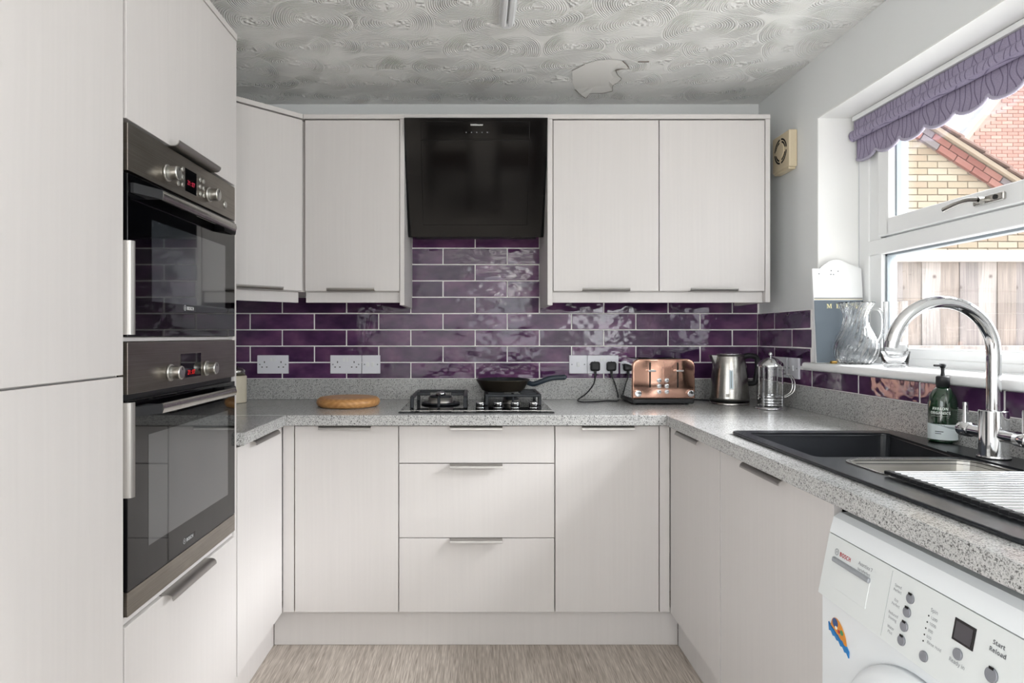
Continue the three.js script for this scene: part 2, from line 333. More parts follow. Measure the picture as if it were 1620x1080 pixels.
for (let row = 0; row < 4; row++) {
  const y0 = TY + row * PY + 0.002, y1 = row ? y0 + TH : TY + 0.066, off = row === 0 ? 0.187 : row % 2 ? 0.178 : 0.030;
  for (let k = -1; k < 8; k++) {
    let u0 = Math.max(0.0095, off + k * PX + 0.002), u1 = Math.min(row ? 0.487 : 2.3, off + (k + 1) * PX - 0.002);
    if (u1 > u0) tileAt(wallRight, u0, u1, y0, y1, 'r', Math.floor(rnd() * 6));
  }
}

// ------------------------------------------------------------------ window, sill
{
  const F0 = 1.50, F1 = 1.565, zA = WZ0 + 0.005, zB = WZ1 - 0.005, yA = 1.10, yB = WY1 - 0.005;
  const win = struct('window_1', merge([
    bx(F0, F1, yA, yB, zA, zA + 0.062, 0.004), bx(F0, F1, yA, yB, zB - 0.062, zB, 0.004), bx(F0, F1, yB - 0.062, yB, zA + 0.05, zB - 0.05, 0.004), bx(F0, F1, yA, yA + 0.028, zA + 0.05, zB - 0.05, 0.004),
    bx(F0 + 0.006, F1, yA + 0.02, yB - 0.05, zA + 0.058, zA + 0.128, 0.004), bx(F0 + 0.006, F1, yA + 0.02, yB - 0.05, zB - 0.128, zB - 0.058, 0.004),
    bx(F0 - 0.002, F1, 1.508, 1.566, zA + 0.06, zB - 0.06, 0.006), bx(F0 + 0.006, F1, yA + 0.02, yA + 0.062, zA + 0.1, zB - 0.1, 0.004)]), M.upvc, scene, 'white plastic window frame above the sink', 'window');
  // opening top light
  const s0 = zA + 0.133, s1 = zB - 0.133, sb = 1.570, st = yB - 0.066, sx = F0 - 0.012;
  const sash = part(win, 'opening_light', merge([bx(sx, F1 - 0.01, sb, st, s0, s0 + 0.062, 0.005), bx(sx, F1 - 0.01, sb, st, s1 - 0.062, s1, 0.005), bx(sx, F1 - 0.01, sb, sb + 0.062, s0 + 0.05, s1 - 0.05, 0.005), bx(sx, F1 - 0.01, st - 0.062, st, s0 + 0.05, s1 - 0.05, 0.005)]), M.upvc);
  part(win, 'gap_shade', merge([bx(F0 + 0.003, F1 - 0.02, sb, st, s0 - 0.004, s0 - 0.0005), bx(F0 + 0.003, F1 - 0.02, sb, st, s1 + 0.0005, s1 + 0.004)]), M.black, 'black strip painting the shaded gap beside the opening light');  // black strips paint in the dark gap between frame and sash
  part(win, 'glazing_bead', merge([bx(F0 + 0.012, F1 - 0.012, sb + 0.06, st - 0.06, s0 + 0.060, s0 + 0.072), bx(F0 + 0.012, F1 - 0.012, sb + 0.06, st - 0.06, s1 - 0.072, s1 - 0.060), bx(F0 + 0.02, F1 - 0.012, yA + 0.06, 1.51, zA + 0.126, zA + 0.14), bx(F0 + 0.02, F1 - 0.012, yA + 0.06, 1.51, zB - 0.14, zB - 0.126), bx(F0 + 0.02, F1 - 0.012, 1.500, 1.509, zA + 0.13, zB - 0.13)]), M.bead, 'grey glazing gasket');
  part(win, 'pane', bx(F0 + 0.028, F0 + 0.032, sb + 0.058, st - 0.058, s0 + 0.058, s1 - 0.058), M.pane);
  part(win, 'pane', bx(F0 + 0.028, F0 + 0.032, yA + 0.058, 1.512, zA + 0.124, zB - 0.124), M.pane);
  // lever handle on the bottom rail of the top light
  const hz = 1.168, hy = sb + 0.030;
  const fit = part(win, 'handle', merge([bx(sx - 0.014, sx - 0.0005, hy - 0.012, hy + 0.012, hz - 0.055, hz + 0.055, 0.006), cyl(0.011, 0.010, [sx - 0.012, hy, hz - 0.015], [sx - 0.03, hy, hz - 0.015], 20), tube([[sx - 0.028, hy, hz - 0.01], [sx - 0.034, hy + 0.006, hz - 0.04], [sx - 0.038, hy + 0.004, hz - 0.08], [sx - 0.038, hy - 0.004, hz - 0.135]], 0.0075, 24, 10)]), M.steelBright, 'satin metal lever handle');
  part(fit, 'lock', cyl(0.007, 0.007, [sx - 0.0135, hy, hz + 0.03], [sx - 0.0165, hy, hz + 0.03], 16), M.black);
  const sillPts = new THREE.Shape(); const x0 = 1.306, x1 = 1.4995, yt = 1.10, yb = 1.071;
  sillPts.moveTo(x1, yb); sillPts.lineTo(x0 + 0.010, yb); sillPts.quadraticCurveTo(x0, yb, x0, yb + 0.0145); sillPts.quadraticCurveTo(x0, yt, x0 + 0.012, yt); sillPts.lineTo(x1, yt); sillPts.closePath();
  // board with a nosing that runs past the reveal
  const full = new THREE.ExtrudeGeometry(sillPts, { depth: WZ1 - WZ0 - 0.012, bevelEnabled: false, curveSegments: 8 }).translate(0, 0, WZ0 + 0.006);
  const nose = new THREE.Shape(); nose.moveTo(XR - 0.009, yb); nose.lineTo(x0 + 0.010, yb); nose.quadraticCurveTo(x0, yb, x0, yb + 0.0145); nose.quadraticCurveTo(x0, yt, x0 + 0.012, yt); nose.lineTo(XR - 0.009, yt); nose.closePath();
  const horn = (z, l) => new THREE.ExtrudeGeometry(nose, { depth: l, bevelEnabled: false, curveSegments: 8 }).translate(0, 0, z);
  const sill = struct('trim_1', uvm(clean(merge([full, horn(WZ0 - 0.05, 0.056), horn(WZ1 - 0.006, 0.056)]))), M.upvc, scene, 'white window board with rounded nosing over purple tiles', 'window sill');
}

// ------------------------------------------------------------------ worktop and upstands
const WT = 0.906, WB = 0.866, WF = 0.605, WRX = 0.720, WLX = -0.7155;
const SINK = { x0: 0.782, x1: 1.290, z0: 1.045, z1: 2.10 };
{
  const top = thing('worktop', 'grey speckled laminate worktop running round three sides', 'worktop', [0, WB, 0.3]);
  const slab = (pts, holes) => {
    const s = new THREE.Shape(pts.map(([x, z]) => new THREE.Vector2(x, -z)));
    for (const h of holes || []) s.holes.push(new THREE.Path(h.map(([x, z]) => new THREE.Vector2(x, -z))));
    const b = 0.003, g = new THREE.ExtrudeGeometry(s, { depth: WT - WB - 2 * b, bevelEnabled: true, bevelThickness: b, bevelSize: b, bevelOffset: -b, bevelSegments: 3 });
    g.rotateX(-Math.PI / 2); g.translate(0, WB + b, 0); return uvm(clean(g));
  };
  const E = 0.001;
  part(top, 'back_run', slab([[XL + E, 0.001], [XR - E, 0.001], [XR - E, WF], [WRX - 0.0, WF], [WRX - 0.012, WF], [WLX, WF], [XL + E, WF]], [[[-0.27, 0.08], [0.27, 0.08], [0.27, 0.5], [-0.27, 0.5]]]), M.worktop);
  part(top, 'left_run', slab([[XL + E, WF + 0.0012], [WLX, WF + 0.0012], [WLX, 1.0345], [XL + E, 1.0345]]), M.worktop);
  part(top, 'joint_strip', bx(XL + E, WLX - 0.002, WB + 0.004, WT + 0.0002, WF - 0.0012, WF + 0.0024), M.joint, 'pale jointing strip');
  part(top, 'right_run', slab([[WRX, WF + 0.0003], [XR - E, WF + 0.0003], [XR - E, 2.45], [WRX, 2.45]], [[[0.80, 1.065], [1.265, 1.065], [1.265, 2.08], [0.80, 2.08]]]), M.worktop);
  const up = thing('upstand', 'grey speckled upstand along the back wall', 'upstand', [0, WT, 0.01]);
  part(up, 'board', bx(XL + E, XR - E, WT + 0.0003, 1.002, 0.001, 0.02, 0.0015), M.worktop);
  const up2 = thing('upstand', 'grey speckled upstand below the window tiles', 'upstand', [1.33, WT, 1.2]);
  part(up2, 'board', bx(XR - 0.02, XR - E, WT + 0.0003, 1.002, 0.0205, 2.45, 0.0015), M.worktop);
}

// ------------------------------------------------------------------ cabinets
const handleProfile = (() => { const s = new THREE.Shape(); s.moveTo(-0.010, 0); s.lineTo(0.010, 0); s.quadraticCurveTo(0.021, -0.001, 0.0225, -0.012); s.lineTo(0.0245, -0.012); s.quadraticCurveTo(0.0235, 0.0012, 0.011, 0.002); s.lineTo(-0.010, 0.002); s.closePath(); return s; })();
// edge pull: in its own axes x is along the pull, y up, z out of the door
function handleGeo(len) { const g = new THREE.ExtrudeGeometry(handleProfile, { depth: len, bevelEnabled: false, curveSegments: 6 }); g.translate(0, 0, -len / 2); g.rotateY(-Math.PI / 2); return g; }
function pull(door, len, pos, rotY = 0, rotZ = 0) {
  const w = V(0, 0, 0); for (let o = door; o && o !== scene; o = o.parent) w.add(o.position);
  const m = shadows(new THREE.Mesh(handleGeo(len), M.handle)); m.name = 'handle'; m.userData.label = 'brushed metal edge pull';
  m.rotation.set(0, rotY, rotZ, 'YXZ'); m.position.set(pos[0] - w.x, pos[1] - w.y, pos[2] - w.z); door.add(m); return m;
}
const door = (t, x0, x1, y0, y1, z0, z1, name = 'door') => part(t, name, bx(x0, x1, y0, y1, z0, z1, 0.0012), M.cab);
const G = 'cream kitchen cabinets';
const BF = 0.57, DT = 0.018, Y0 = 0.148, Y1 = 0.860, LF = -0.738, RF = 0.745;
// back run
{
  const a = thing('base_cabinet', 'cream base cabinet under the round wooden board', 'cabinet', [-0.49, 0, 0.3]);
  part(a, 'body', bx(-0.735, -0.2935, 0.15, WB - 0.001, 0.03, BF - DT - 0.001), M.carcass);
  pull(door(a, -0.6905, -0.2955, Y0, Y1, BF - DT, BF), 0.2, [-0.497, Y1 + 0.001, BF], 0);
  part(a, 'filler_panel', bx(-0.7375, -0.6945, Y0, Y1 + 0.004, BF - DT, BF - 0.001, 0.001), M.cab);
  const b = thing('drawer_unit', 'cream three-drawer unit under the gas hob', 'cabinet', [0.005, 0, 0.3]);
  part(b, 'body', bx(-0.2925, 0.3045, 0.15, WB - 0.001, 0.03, BF - DT - 0.001), M.carcass);
  for (const [p, q] of [[0.719, Y1], [0.4335, 0.7155], [Y0, 0.4305]]) pull(door(b, -0.2915, 0.3025, p, q, BF - DT, BF, 'drawer'), 0.2, [0.003, q + (q === Y1 ? 0.001 : 0.0002), BF], 0);
  const c = thing('base_cabinet', 'cream base cabinet under the copper toaster', 'cabinet', [0.5, 0, 0.3]);
  part(c, 'body', bx(0.3055, 0.742, 0.15, WB - 0.001, 0.03, BF - DT - 0.001), M.carcass);
  pull(door(c, 0.3065, 0.7025, Y0, Y1, BF - DT, BF), 0.2, [0.505, Y1 + 0.001, BF], 0);
  part(c, 'filler_panel', bx(0.7065, 0.7445, Y0, Y1 + 0.004, BF - DT, BF - 0.001, 0.001), M.cab);
  // left return
  const l = thing('base_cabinet', 'narrow cream base cabinet beside the oven tower', 'cabinet', [-1.04, 0, 0.8]);
  part(l, 'body', bx(XL + 0.005, LF - DT - 0.001, 0.15, WB - 0.001, BF + 0.005, 1.0335), M.carcass);
  pull(door(l, LF - DT, LF, Y0, Y1, BF + 0.006, 1.028), 0.25, [LF, Y1 + 0.0005, 0.80], Math.PI / 2);
  // right return
  const r = thing('base_cabinet', 'cream corner base cabinet next to the sink unit', 'cabinet', [1.04, 0, 0.8]);
  part(r, 'body', bx(RF + DT + 0.001, XR - 0.03, 0.15, WB - 0.001, BF + 0.005, 1.0505), M.carcass);
  pull(door(r, RF, RF + DT, Y0, Y1, BF + 0.006, 1.064), 0.22, [RF, Y1 + 0.0005, 0.812], -Math.PI / 2);
  const s = thing('base_cabinet', 'cream sink base cabinet beside the washing machine', 'cabinet', [1.04, 0, 1.37]);
  part(s, 'bottom_panel', bx(RF + DT + 0.001, XR - 0.03, 0.15, 0.168, 1.069, 1.676), M.carcass);
  for (const z of [1.069, 1.660]) part(s, 'side_panel', bx(RF + DT + 0.001, XR - 0.03, 0.169, 0.70, z, z + 0.016), M.carcass);
  part(s, 'back_panel', bx(XR - 0.046, XR - 0.03, 0.169, 0.70, 1.086, 1.659), M.carcass);
  pull(door(s, RF, RF + DT, Y0, Y1, 1.069, 1.676), 0.22, [RF, Y1 + 0.0005, 1.374], -Math.PI / 2);
  // plinths
  const PL = { cat: 'plinth' };
  solo('plinth', 'cream plinth board below the drawer unit', 'plinth', bx(-0.784, 0.789, 0.001, 0.147, 0.508, 0.525, 0.001), M.cab);
  solo('plinth', 'cream plinth board below the oven tower side', 'plinth', bx(-0.801, -0.7855, 0.001, 0.147, 0.5255, 2.27, 0.001), M.cab);
  solo('plinth', 'cream plinth board below the sink cabinet side', 'plinth', bx(0.7905, 0.807, 0.001, 0.147, 0.5255, 1.676, 0.001), M.cab);
}
// tall units
{
  const tz0 = 1.036, tz1 = 1.662, X0 = XL + 0.003, XB = LF - DT - 0.001;
  const t = thing('oven_tower', 'tall cream tower cabinet holding two built-in ovens', 'cabinet', [-1.04, 0, 1.35]);
  part(t, 'body', merge([bx(X0, LF - 0.001, 0.15, 2.116, tz0, tz0 + 0.016, 0.001), bx(X0, XB, 0.15, 2.116, tz1 - 0.006, tz1), bx(X0, XB, 0.15, 0.168, tz0 + 0.016, tz1 - 0.006), bx(X0, XB, 1.670, 1.684, tz0 + 0.016, tz1 - 0.006), bx(X0, XB, 2.098, 2.116, tz0 + 0.016, tz1 - 0.006), bx(X0, X0 + 0.01, 0.168, 2.098, tz0 + 0.016, tz1 - 0.006)]), M.carcass);
  part(t, 'oven_shelf', bx(X0 + 0.01, LF - 0.006, 1.1945, 1.2035, tz0 + 0.016, tz1 - 0.006, 0.001), M.carcass);
  part(t, 'oven_shelf', bx(X0 + 0.01, LF - 0.008, 0.5935, 0.6085, tz0 + 0.016, tz1 - 0.006, 0.001), M.carcass);
  part(t, 'cornice', bx(X0, LF + 0.002, 2.1175, 2.136, tz0, tz1, 0.001), M.cab);
  const up = door(t, LF - DT, LF, 1.667, 2.115, tz0 + 0.001, tz1 - 0.008);
  pull(up, 0.25, [LF, 1.6665, 1.34], Math.PI / 2, Math.PI);
  const lo = door(t, LF - DT, LF, 0.15, 0.591, tz0 + 0.001, tz1 - 0.004);
  pull(lo, 0.25, [LF, 0.5912, 1.37], Math.PI / 2);
  const f = thing('fridge_housing', 'tall cream larder cabinet with two plain doors', 'cabinet', [-1.04, 0, 1.97]);
  part(f, 'body', bx(X0, XB, 0.15, 2.116, tz1 + 0.003, 2.27), M.carcass);
  part(f, 'cornice', bx(X0, LF + 0.002, 2.1175, 2.136, tz1 + 0.003, 2.27, 0.001), M.cab);
  const d1 = door(f, LF - DT, LF, 1.1245, 2.115, tz1 + 0.003, 2.266), d2 = door(f, LF - DT, LF, 0.15, 1.1205, tz1 + 0.003, 2.266);
  for (const [d, ya, yb] of [[d1, 1.209, 1.407], [d2, 0.866, 1.066]]) {
    const m = shadows(new THREE.Mesh(handleGeo(yb - ya), M.handle)); m.name = 'handle'; m.userData.label = 'vertical brushed metal edge pull';
    const w = V(0, 0, 0); for (let o = d; o && o !== scene; o = o.parent) w.add(o.position);
    // along y, out along +x, lip turned towards the ovens (-z)
    m.matrixAutoUpdate = true; m.quaternion.setFromRotationMatrix(new THREE.Matrix4().makeBasis(V(0, 1, 0), V(0, 0, 1), V(1, 0, 0)));
    m.position.set(LF - 0.006 - w.x, (ya + yb) / 2 - w.y, tz1 + 0.0025 - w.z); d.add(m);
  }
}
// wall units
{
  const UF = 0.33, D0 = 1.394, D1 = 2.112, UB = UF - DT - 0.001;
  const carc = (x0, x1) => bx(x0, x1, 1.391, 2.114, 0.013, UB);
  const a = thing('wall_cabinet', 'cream wall cabinet left of the black hood', 'cabinet', [-0.51, 1.346, 0.16]);
  part(a, 'body', carc(-0.7185, -0.3190), M.carcass);
  pull(door(a, -0.7165, -0.3195, D0, D1, UF - DT, UF), 0.2, [-0.522, D0 - 0.0005, UF], 0, Math.PI);
  part(a, 'end_panel', bx(-0.3175, -0.2985, 1.334, 2.1165, 0.009, UF + 0.002, 0.001), M.cab);
  part(a, 'pelmet', bx(-0.7185, -0.3185, 1.346, 1.390, UF - 0.04, UF - 0.022, 0.001), M.cab);
  part(a, 'cornice', bx(-0.7225, -0.2985, 2.1175, 2.136, 0.009, UF + 0.004, 0.001), M.cab);
  const b = thing('wall_cabinet', 'cream double-door wall cabinet right of the black hood', 'cabinet', [0.78, 1.346, 0.16]);
  part(b, 'body', carc(0.3265, 1.2185), M.carcass);
  pull(door(b, 0.3285, 0.7715, D0, D1, UF - DT, UF), 0.2, [0.547, D0 - 0.0005, UF], 0, Math.PI);
  pull(door(b, 0.7755, 1.2175, D0, D1, UF - DT, UF), 0.2, [0.999, D0 - 0.0005, UF], 0, Math.PI);
  part(b, 'end_panel', bx(0.3035, 0.3250, 1.334, 2.1165, 0.009, UF + 0.002, 0.001), M.cab);
  part(b, 'end_panel', bx(1.2200, 1.2400, 1.346, 2.1165, 0.009, UF + 0.002, 0.001), M.cab);
  part(b, 'pelmet', bx(0.3260, 1.2190, 1.346, 1.390, UF - 0.04, UF - 0.022, 0.001), M.cab);
  part(b, 'cornice', bx(0.3035, 1.2400, 2.1175, 2.136, 0.009, UF + 0.004, 0.001), M.cab);
  part(b, 'hood_fascia', bx(-0.2980, 0.3030, 2.1175, 2.136, UF - 0.02, UF + 0.004, 0.001), M.cab);
  // diagonal corner unit
  const c = thing('wall_cabinet', 'cream diagonal corner wall cabinet beside the oven tower', 'cabinet', [-1.0, 1.346, 0.3]);
  const PA = [-0.7245, UF], PB = [XL + 0.34, UF + (PA[0] - (XL + 0.34))];                       // diagonal from PA to PB in x, z
  const solid = (off, y0, y1) => { const s = new THREE.Shape([[XL + 0.003, 0.013], [PA[0], 0.013], [PA[0], PA[1] - off], [PB[0] - off, PB[1]], [XL + 0.003, PB[1]]].map(([x, z]) => new THREE.Vector2(x, -z))); const g = new THREE.ExtrudeGeometry(s, { depth: y1 - y0, bevelEnabled: false }); g.rotateX(-Math.PI / 2); g.translate(0, y0, 0); return uvm(clean(g)); };
  part(c, 'body', solid(0.028, 1.391, 2.114), M.carcass);
  part(c, 'cornice', solid(-0.004, 2.1175, 2.136), M.cab);
  const L = Math.hypot(PA[0] - PB[0], PA[1] - PB[1]), mid = [(PA[0] + PB[0]) / 2, (PA[1] + PB[1]) / 2];
  const turned = (g, name, y, off) => { const m = shadows(new THREE.Mesh(g, M.cab)); m.name = name; m.rotation.y = Math.PI / 4; m.position.set(mid[0] - off * 0.7071 + 1.0, y - 1.346, mid[1] - off * 0.7071 - 0.3); c.add(m); return m; };
  const dd = turned(uvm(clean(new RoundedBoxGeometry(L - 0.006, D1 - D0, DT, 2, 0.0012))), 'door', (D0 + D1) / 2, DT / 2 + 0.001);
  const hm = shadows(new THREE.Mesh(handleGeo(0.2), M.handle)); hm.name = 'handle'; hm.userData.label = 'brushed metal edge pull'; hm.rotation.z = Math.PI; hm.position.set(-0.01, -(D1 - D0) / 2 - 0.0005, DT / 2); dd.add(hm);
  turned(uvm(new THREE.BoxGeometry(L - 0.004, 0.044, 0.018)), 'pelmet', 1.368, 0.045);
}

// ------------------------------------------------------------------ built-in ovens (fronts face +x)
{
  const OX = -0.735, z0 = 1.058, z1 = 1.654;
  const zOf = (px) => CAM[2] - 0.735 * 1000 / (VX - px);
  const knob = (t, y, z, r = 0.0165, len = 0.03) => {
    const k = part(t, 'knob', merge([disc(r + 0.004, 0.005, [OX, y, z], [1, 0, 0], 0.002), disc(r, len - 0.004, [OX + 0.004, y, z], [1, 0, 0], 0.003)]), M.knob, 'satin silver control knob');
    part(k, 'pointer', bx(OX + len - 0.0005, OX + len + 0.0008, y + r * 0.35, y + r * 0.8, z - 0.001, z + 0.001), M.black);
  };
  const face = (t, name, g, y, z, x = OX + 0.0006, label) => placed(t, name, g, [x, y, z], Math.PI / 2, 0, 0, label);
  const bar = (t, y) => {
    const X = -0.6975, a = CAM[2] - 1.848, b = CAM[2] - 1.415, e0 = CAM[2] - 1.915, e1 = CAM[2] - 1.345;
    const s = new THREE.Shape(); s.moveTo(0, -0.011); s.lineTo(0.006, -0.011); s.quadraticCurveTo(0.015, 0, 0.006, 0.011); s.lineTo(0, 0.011); s.closePath();
    const g = new THREE.ExtrudeGeometry(s, { depth: b - a, bevelEnabled: false, curveSegments: 8 }).translate(X - 0.010, y, a);
    const h = part(t, 'door_handle', g, M.steelBright, 'brushed steel bar handle');
    for (const [e, i] of [[e1, b], [e0, a]]) {
      const p = new THREE.Shape([[OX + 0.001, 0], [OX + 0.001, e - i], [OX + 0.008, e - i], [X - 0.002, 0.0]].map(([x, z]) => new THREE.Vector2(x, -z)));
      const q = new THREE.ExtrudeGeometry(p, { depth: 0.021, bevelEnabled: false }).rotateX(-Math.PI / 2).translate(0, y - 0.0105, i);
      part(h, 'bracket', q, M.rubber, 'black handle bracket');
    }
  };
  // compact oven on top
  const a = thing('compact_oven', 'compact built-in oven above the taller oven', 'oven', [-1.0, 1.204, 1.356]);
  part(a, 'chassis', bx(-1.30, OX - 0.021, 1.2045, 1.655, z0 + 0.012, z1 - 0.012), M.black);
  part(a, 'control_panel', bx(OX - 0.020, OX, 1.557, 1.658, z0, z1, 0.001), M.steel, 'smudged brushed steel control panel');
  const da = part(a, 'door', bx(OX - 0.020, OX, 1.2045, 1.552, z0, z1, 0.0015), M.blackGlass, 'black glass oven door');
  part(da, 'door_window', bx(OX - 0.0004, OX + 0.0003, 1.285, 1.470, z0 + 0.075, z1 - 0.10), M.ovenWindow);
  bar(a, 1.522);
  knob(a, 1.594, zOf(264)); knob(a, 1.595, zOf(330));
  const sc = part(a, 'display', bx(OX - 0.0002, OX + 0.0010, 1.574, 1.632, zOf(310.4), zOf(292.8)), M.blackGlass);
  face(sc, 'clock_digits', print(0.045, 0.016, (g, W, Hh) => { g.fillStyle = '#e0204a'; g.font = `bold ${Math.floor(Hh * 0.95)}px monospace`; g.textAlign = 'center'; g.textBaseline = 'middle'; g.fillText('21:07', W / 2, Hh / 2, W * 0.95); }, 256, { emissive: '#c01838', emissiveIntensity: 0.25 }), 1.598, (zOf(310.4) + zOf(292.8)) / 2, OX + 0.0014);
  for (const [px, ys] of [[287.8, [1.6237, 1.604, 1.585]], [281, [1.603, 1.583]], [315.6, [1.622, 1.603, 1.584]], [321, [1.622, 1.603, 1.584]]]) for (const y of ys) part(a, 'button', disc(0.0062, 0.004, [OX - 0.0002, y, zOf(px)], [1, 0, 0], 0.0015, 18), M.knob);
  part(a, 'button', disc(0.010, 0.004, [OX - 0.0002, 1.5906, zOf(355.4)], [1, 0, 0], 0.002, 24), M.knob);
  face(a, 'maker_lettering', print(0.072, 0.015, boschArt('#e8eaec', '#e8eaec'), 384), 1.277, zOf(300.5));
  // single oven below
  const b = thing('oven', 'tall built-in oven below the compact oven', 'oven', [-1.0, 0.61, 1.356]);
  part(b, 'chassis', bx(-1.30, OX - 0.021, 0.6095, 1.19, z0 + 0.012, z1 - 0.012), M.black);
  part(b, 'control_panel', bx(OX - 0.020, OX, 1.082, 1.193, z0, z1, 0.001), M.steel, 'brushed steel control panel');
  part(b, 'vent', bx(OX - 0.020, OX - 0.010, 1.0685, 1.0815, z0 + 0.003, z1 - 0.003), M.black);
  const db = part(b, 'door', bx(OX - 0.020, OX, 0.664, 1.068, z0, z1, 0.0015), M.blackGlass, 'black glass oven door');
  part(db, 'door_window', bx(OX - 0.0004, OX + 0.0003, 0.735, 0.985, z0 + 0.055, z1 - 0.085), M.ovenWindow);
  part(b, 'bottom_trim', bx(OX - 0.020, OX, 0.611, 0.663, z0, z1, 0.0012), M.steel, 'brushed steel strip');
  bar(b, 1.044);
  knob(b, 1.118, zOf(269)); knob(b, 1.118, zOf(326));
  const sb = part(b, 'display', bx(OX - 0.0002, OX + 0.0010, 1.1, 1.161, zOf(317.4), zOf(285.7)), M.blackGlass);
  face(sb, 'clock_digits', print(0.045, 0.016, (g, W, Hh) => { g.fillStyle = '#ff2a2a'; g.font = `bold ${Math.floor(Hh * 0.95)}px monospace`; g.textAlign = 'center'; g.textBaseline = 'middle'; g.fillText('21:07', W / 2, Hh / 2, W * 0.95); }, 256, { emissive: '#ff2020', emissiveIntensity: 0.4 }), 1.113, (zOf(317.4) + zOf(285.7)) / 2, OX + 0.0014);
  face(b, 'maker_lettering', print(0.072, 0.015, boschArt('#c9ccce', '#c9ccce'), 384), 0.688, zOf(299.5));
}

// ------------------------------------------------------------------ cooker hood: black glass panel leaning out at the top
{
  const h = thing('cooker_hood', 'black angled glass cooker hood between the wall cabinets', 'cooker hood', [0.003, 1.63, 0.012]);
  const yT = 2.112, yB = 1.642, zT = 0.362, zB = 0.190, x0 = -0.296, x1 = 0.301;
  const prism = (a, b, pts) => { const s = new THREE.Shape(pts.map(([z, y]) => new THREE.Vector2(z, y))); const g = new THREE.ExtrudeGeometry(s, { depth: b - a, bevelEnabled: false }); g.rotateY(-Math.PI / 2); g.translate(b, 0, 0); return uvm(clean(g)); };
  part(h, 'housing', prism(x0 + 0.02, x1 - 0.02, [[0.0, 1.66], [zB - 0.03, 1.66], [zT - 0.04, yT - 0.01], [0.0, yT - 0.01]].map(([z, y]) => [Math.max(z, 0.012), y])), M.black);
  const nz = (yT - yB), ny = -(zT - zB), L = Math.hypot(nz, ny), N = [0, ny / L, nz / L];     // outward: forward and down
  const panel = new THREE.Group(); panel.name = 'front_panel';
  const tilt = Math.atan2(zT - zB, yT - yB);
  const put = (name, x, y, w, hh, t, off, m, label, parent = h) => { // y measured along the panel from its lower edge
    const mesh = shadows(new THREE.Mesh(new RoundedBoxGeometry(w, hh, t, 2, Math.min(0.003, t * 0.45)), m)); mesh.name = name; if (label) mesh.userData.label = label;
    const f = (y + hh / 2) / L; mesh.rotation.x = tilt;
    mesh.position.set(x - 0.003, yB + (yT - yB) * f + N[1] * off - 1.63, zB + (zT - zB) * f + N[2] * off - 0.012); h.add(mesh); return mesh;
  };
  const fp = put('front_panel', 0.0025, 0, x1 - x0, L, 0.016, 0, M.hoodGlass, 'black glass front panel');
  put('lower_panel', 0.0025 - 0.003, 0.055, 0.455, L - 0.055 - 0.088, 0.004, 0.0095, M.hoodGlass);
  put('control_strip', 0.0025 - 0.003, L - 0.084, 0.455, 0.070, 0.004, 0.0092, M.hoodGlass);
  const [pg, pm] = words(0.052, 0.010, 'RANGEmaster', '#e9e9e9', 'bold', 'sans-serif', 0.95);
  const yy = L - 0.028, f = yy / L; const w1 = new THREE.Mesh(pg, pm); w1.name = 'maker_lettering'; w1.rotation.x = tilt; w1.position.set(0.003, yB + (yT - yB) * f + N[1] * 0.0122 - 1.63, zB + (zT - zB) * f + N[2] * 0.0122 - 0.012); h.add(w1);
  const [qg, qm] = print(0.11, 0.01, (g, W, Hh) => { g.fillStyle = '#7d8085'; for (let i = 0; i < 5; i++) { g.beginPath(); g.arc(W * (0.1 + 0.2 * i), Hh / 2, Hh * 0.22, 0, 7); g.fill(); } });
  const f2 = (L - 0.058) / L; const w2 = new THREE.Mesh(qg, qm); w2.name = 'touch_symbols'; w2.rotation.x = tilt; w2.position.set(0.003, yB + (yT - yB) * f2 + N[1] * 0.0122 - 1.63, zB + (zT - zB) * f2 + N[2] * 0.0122 - 0.012); h.add(w2);
}

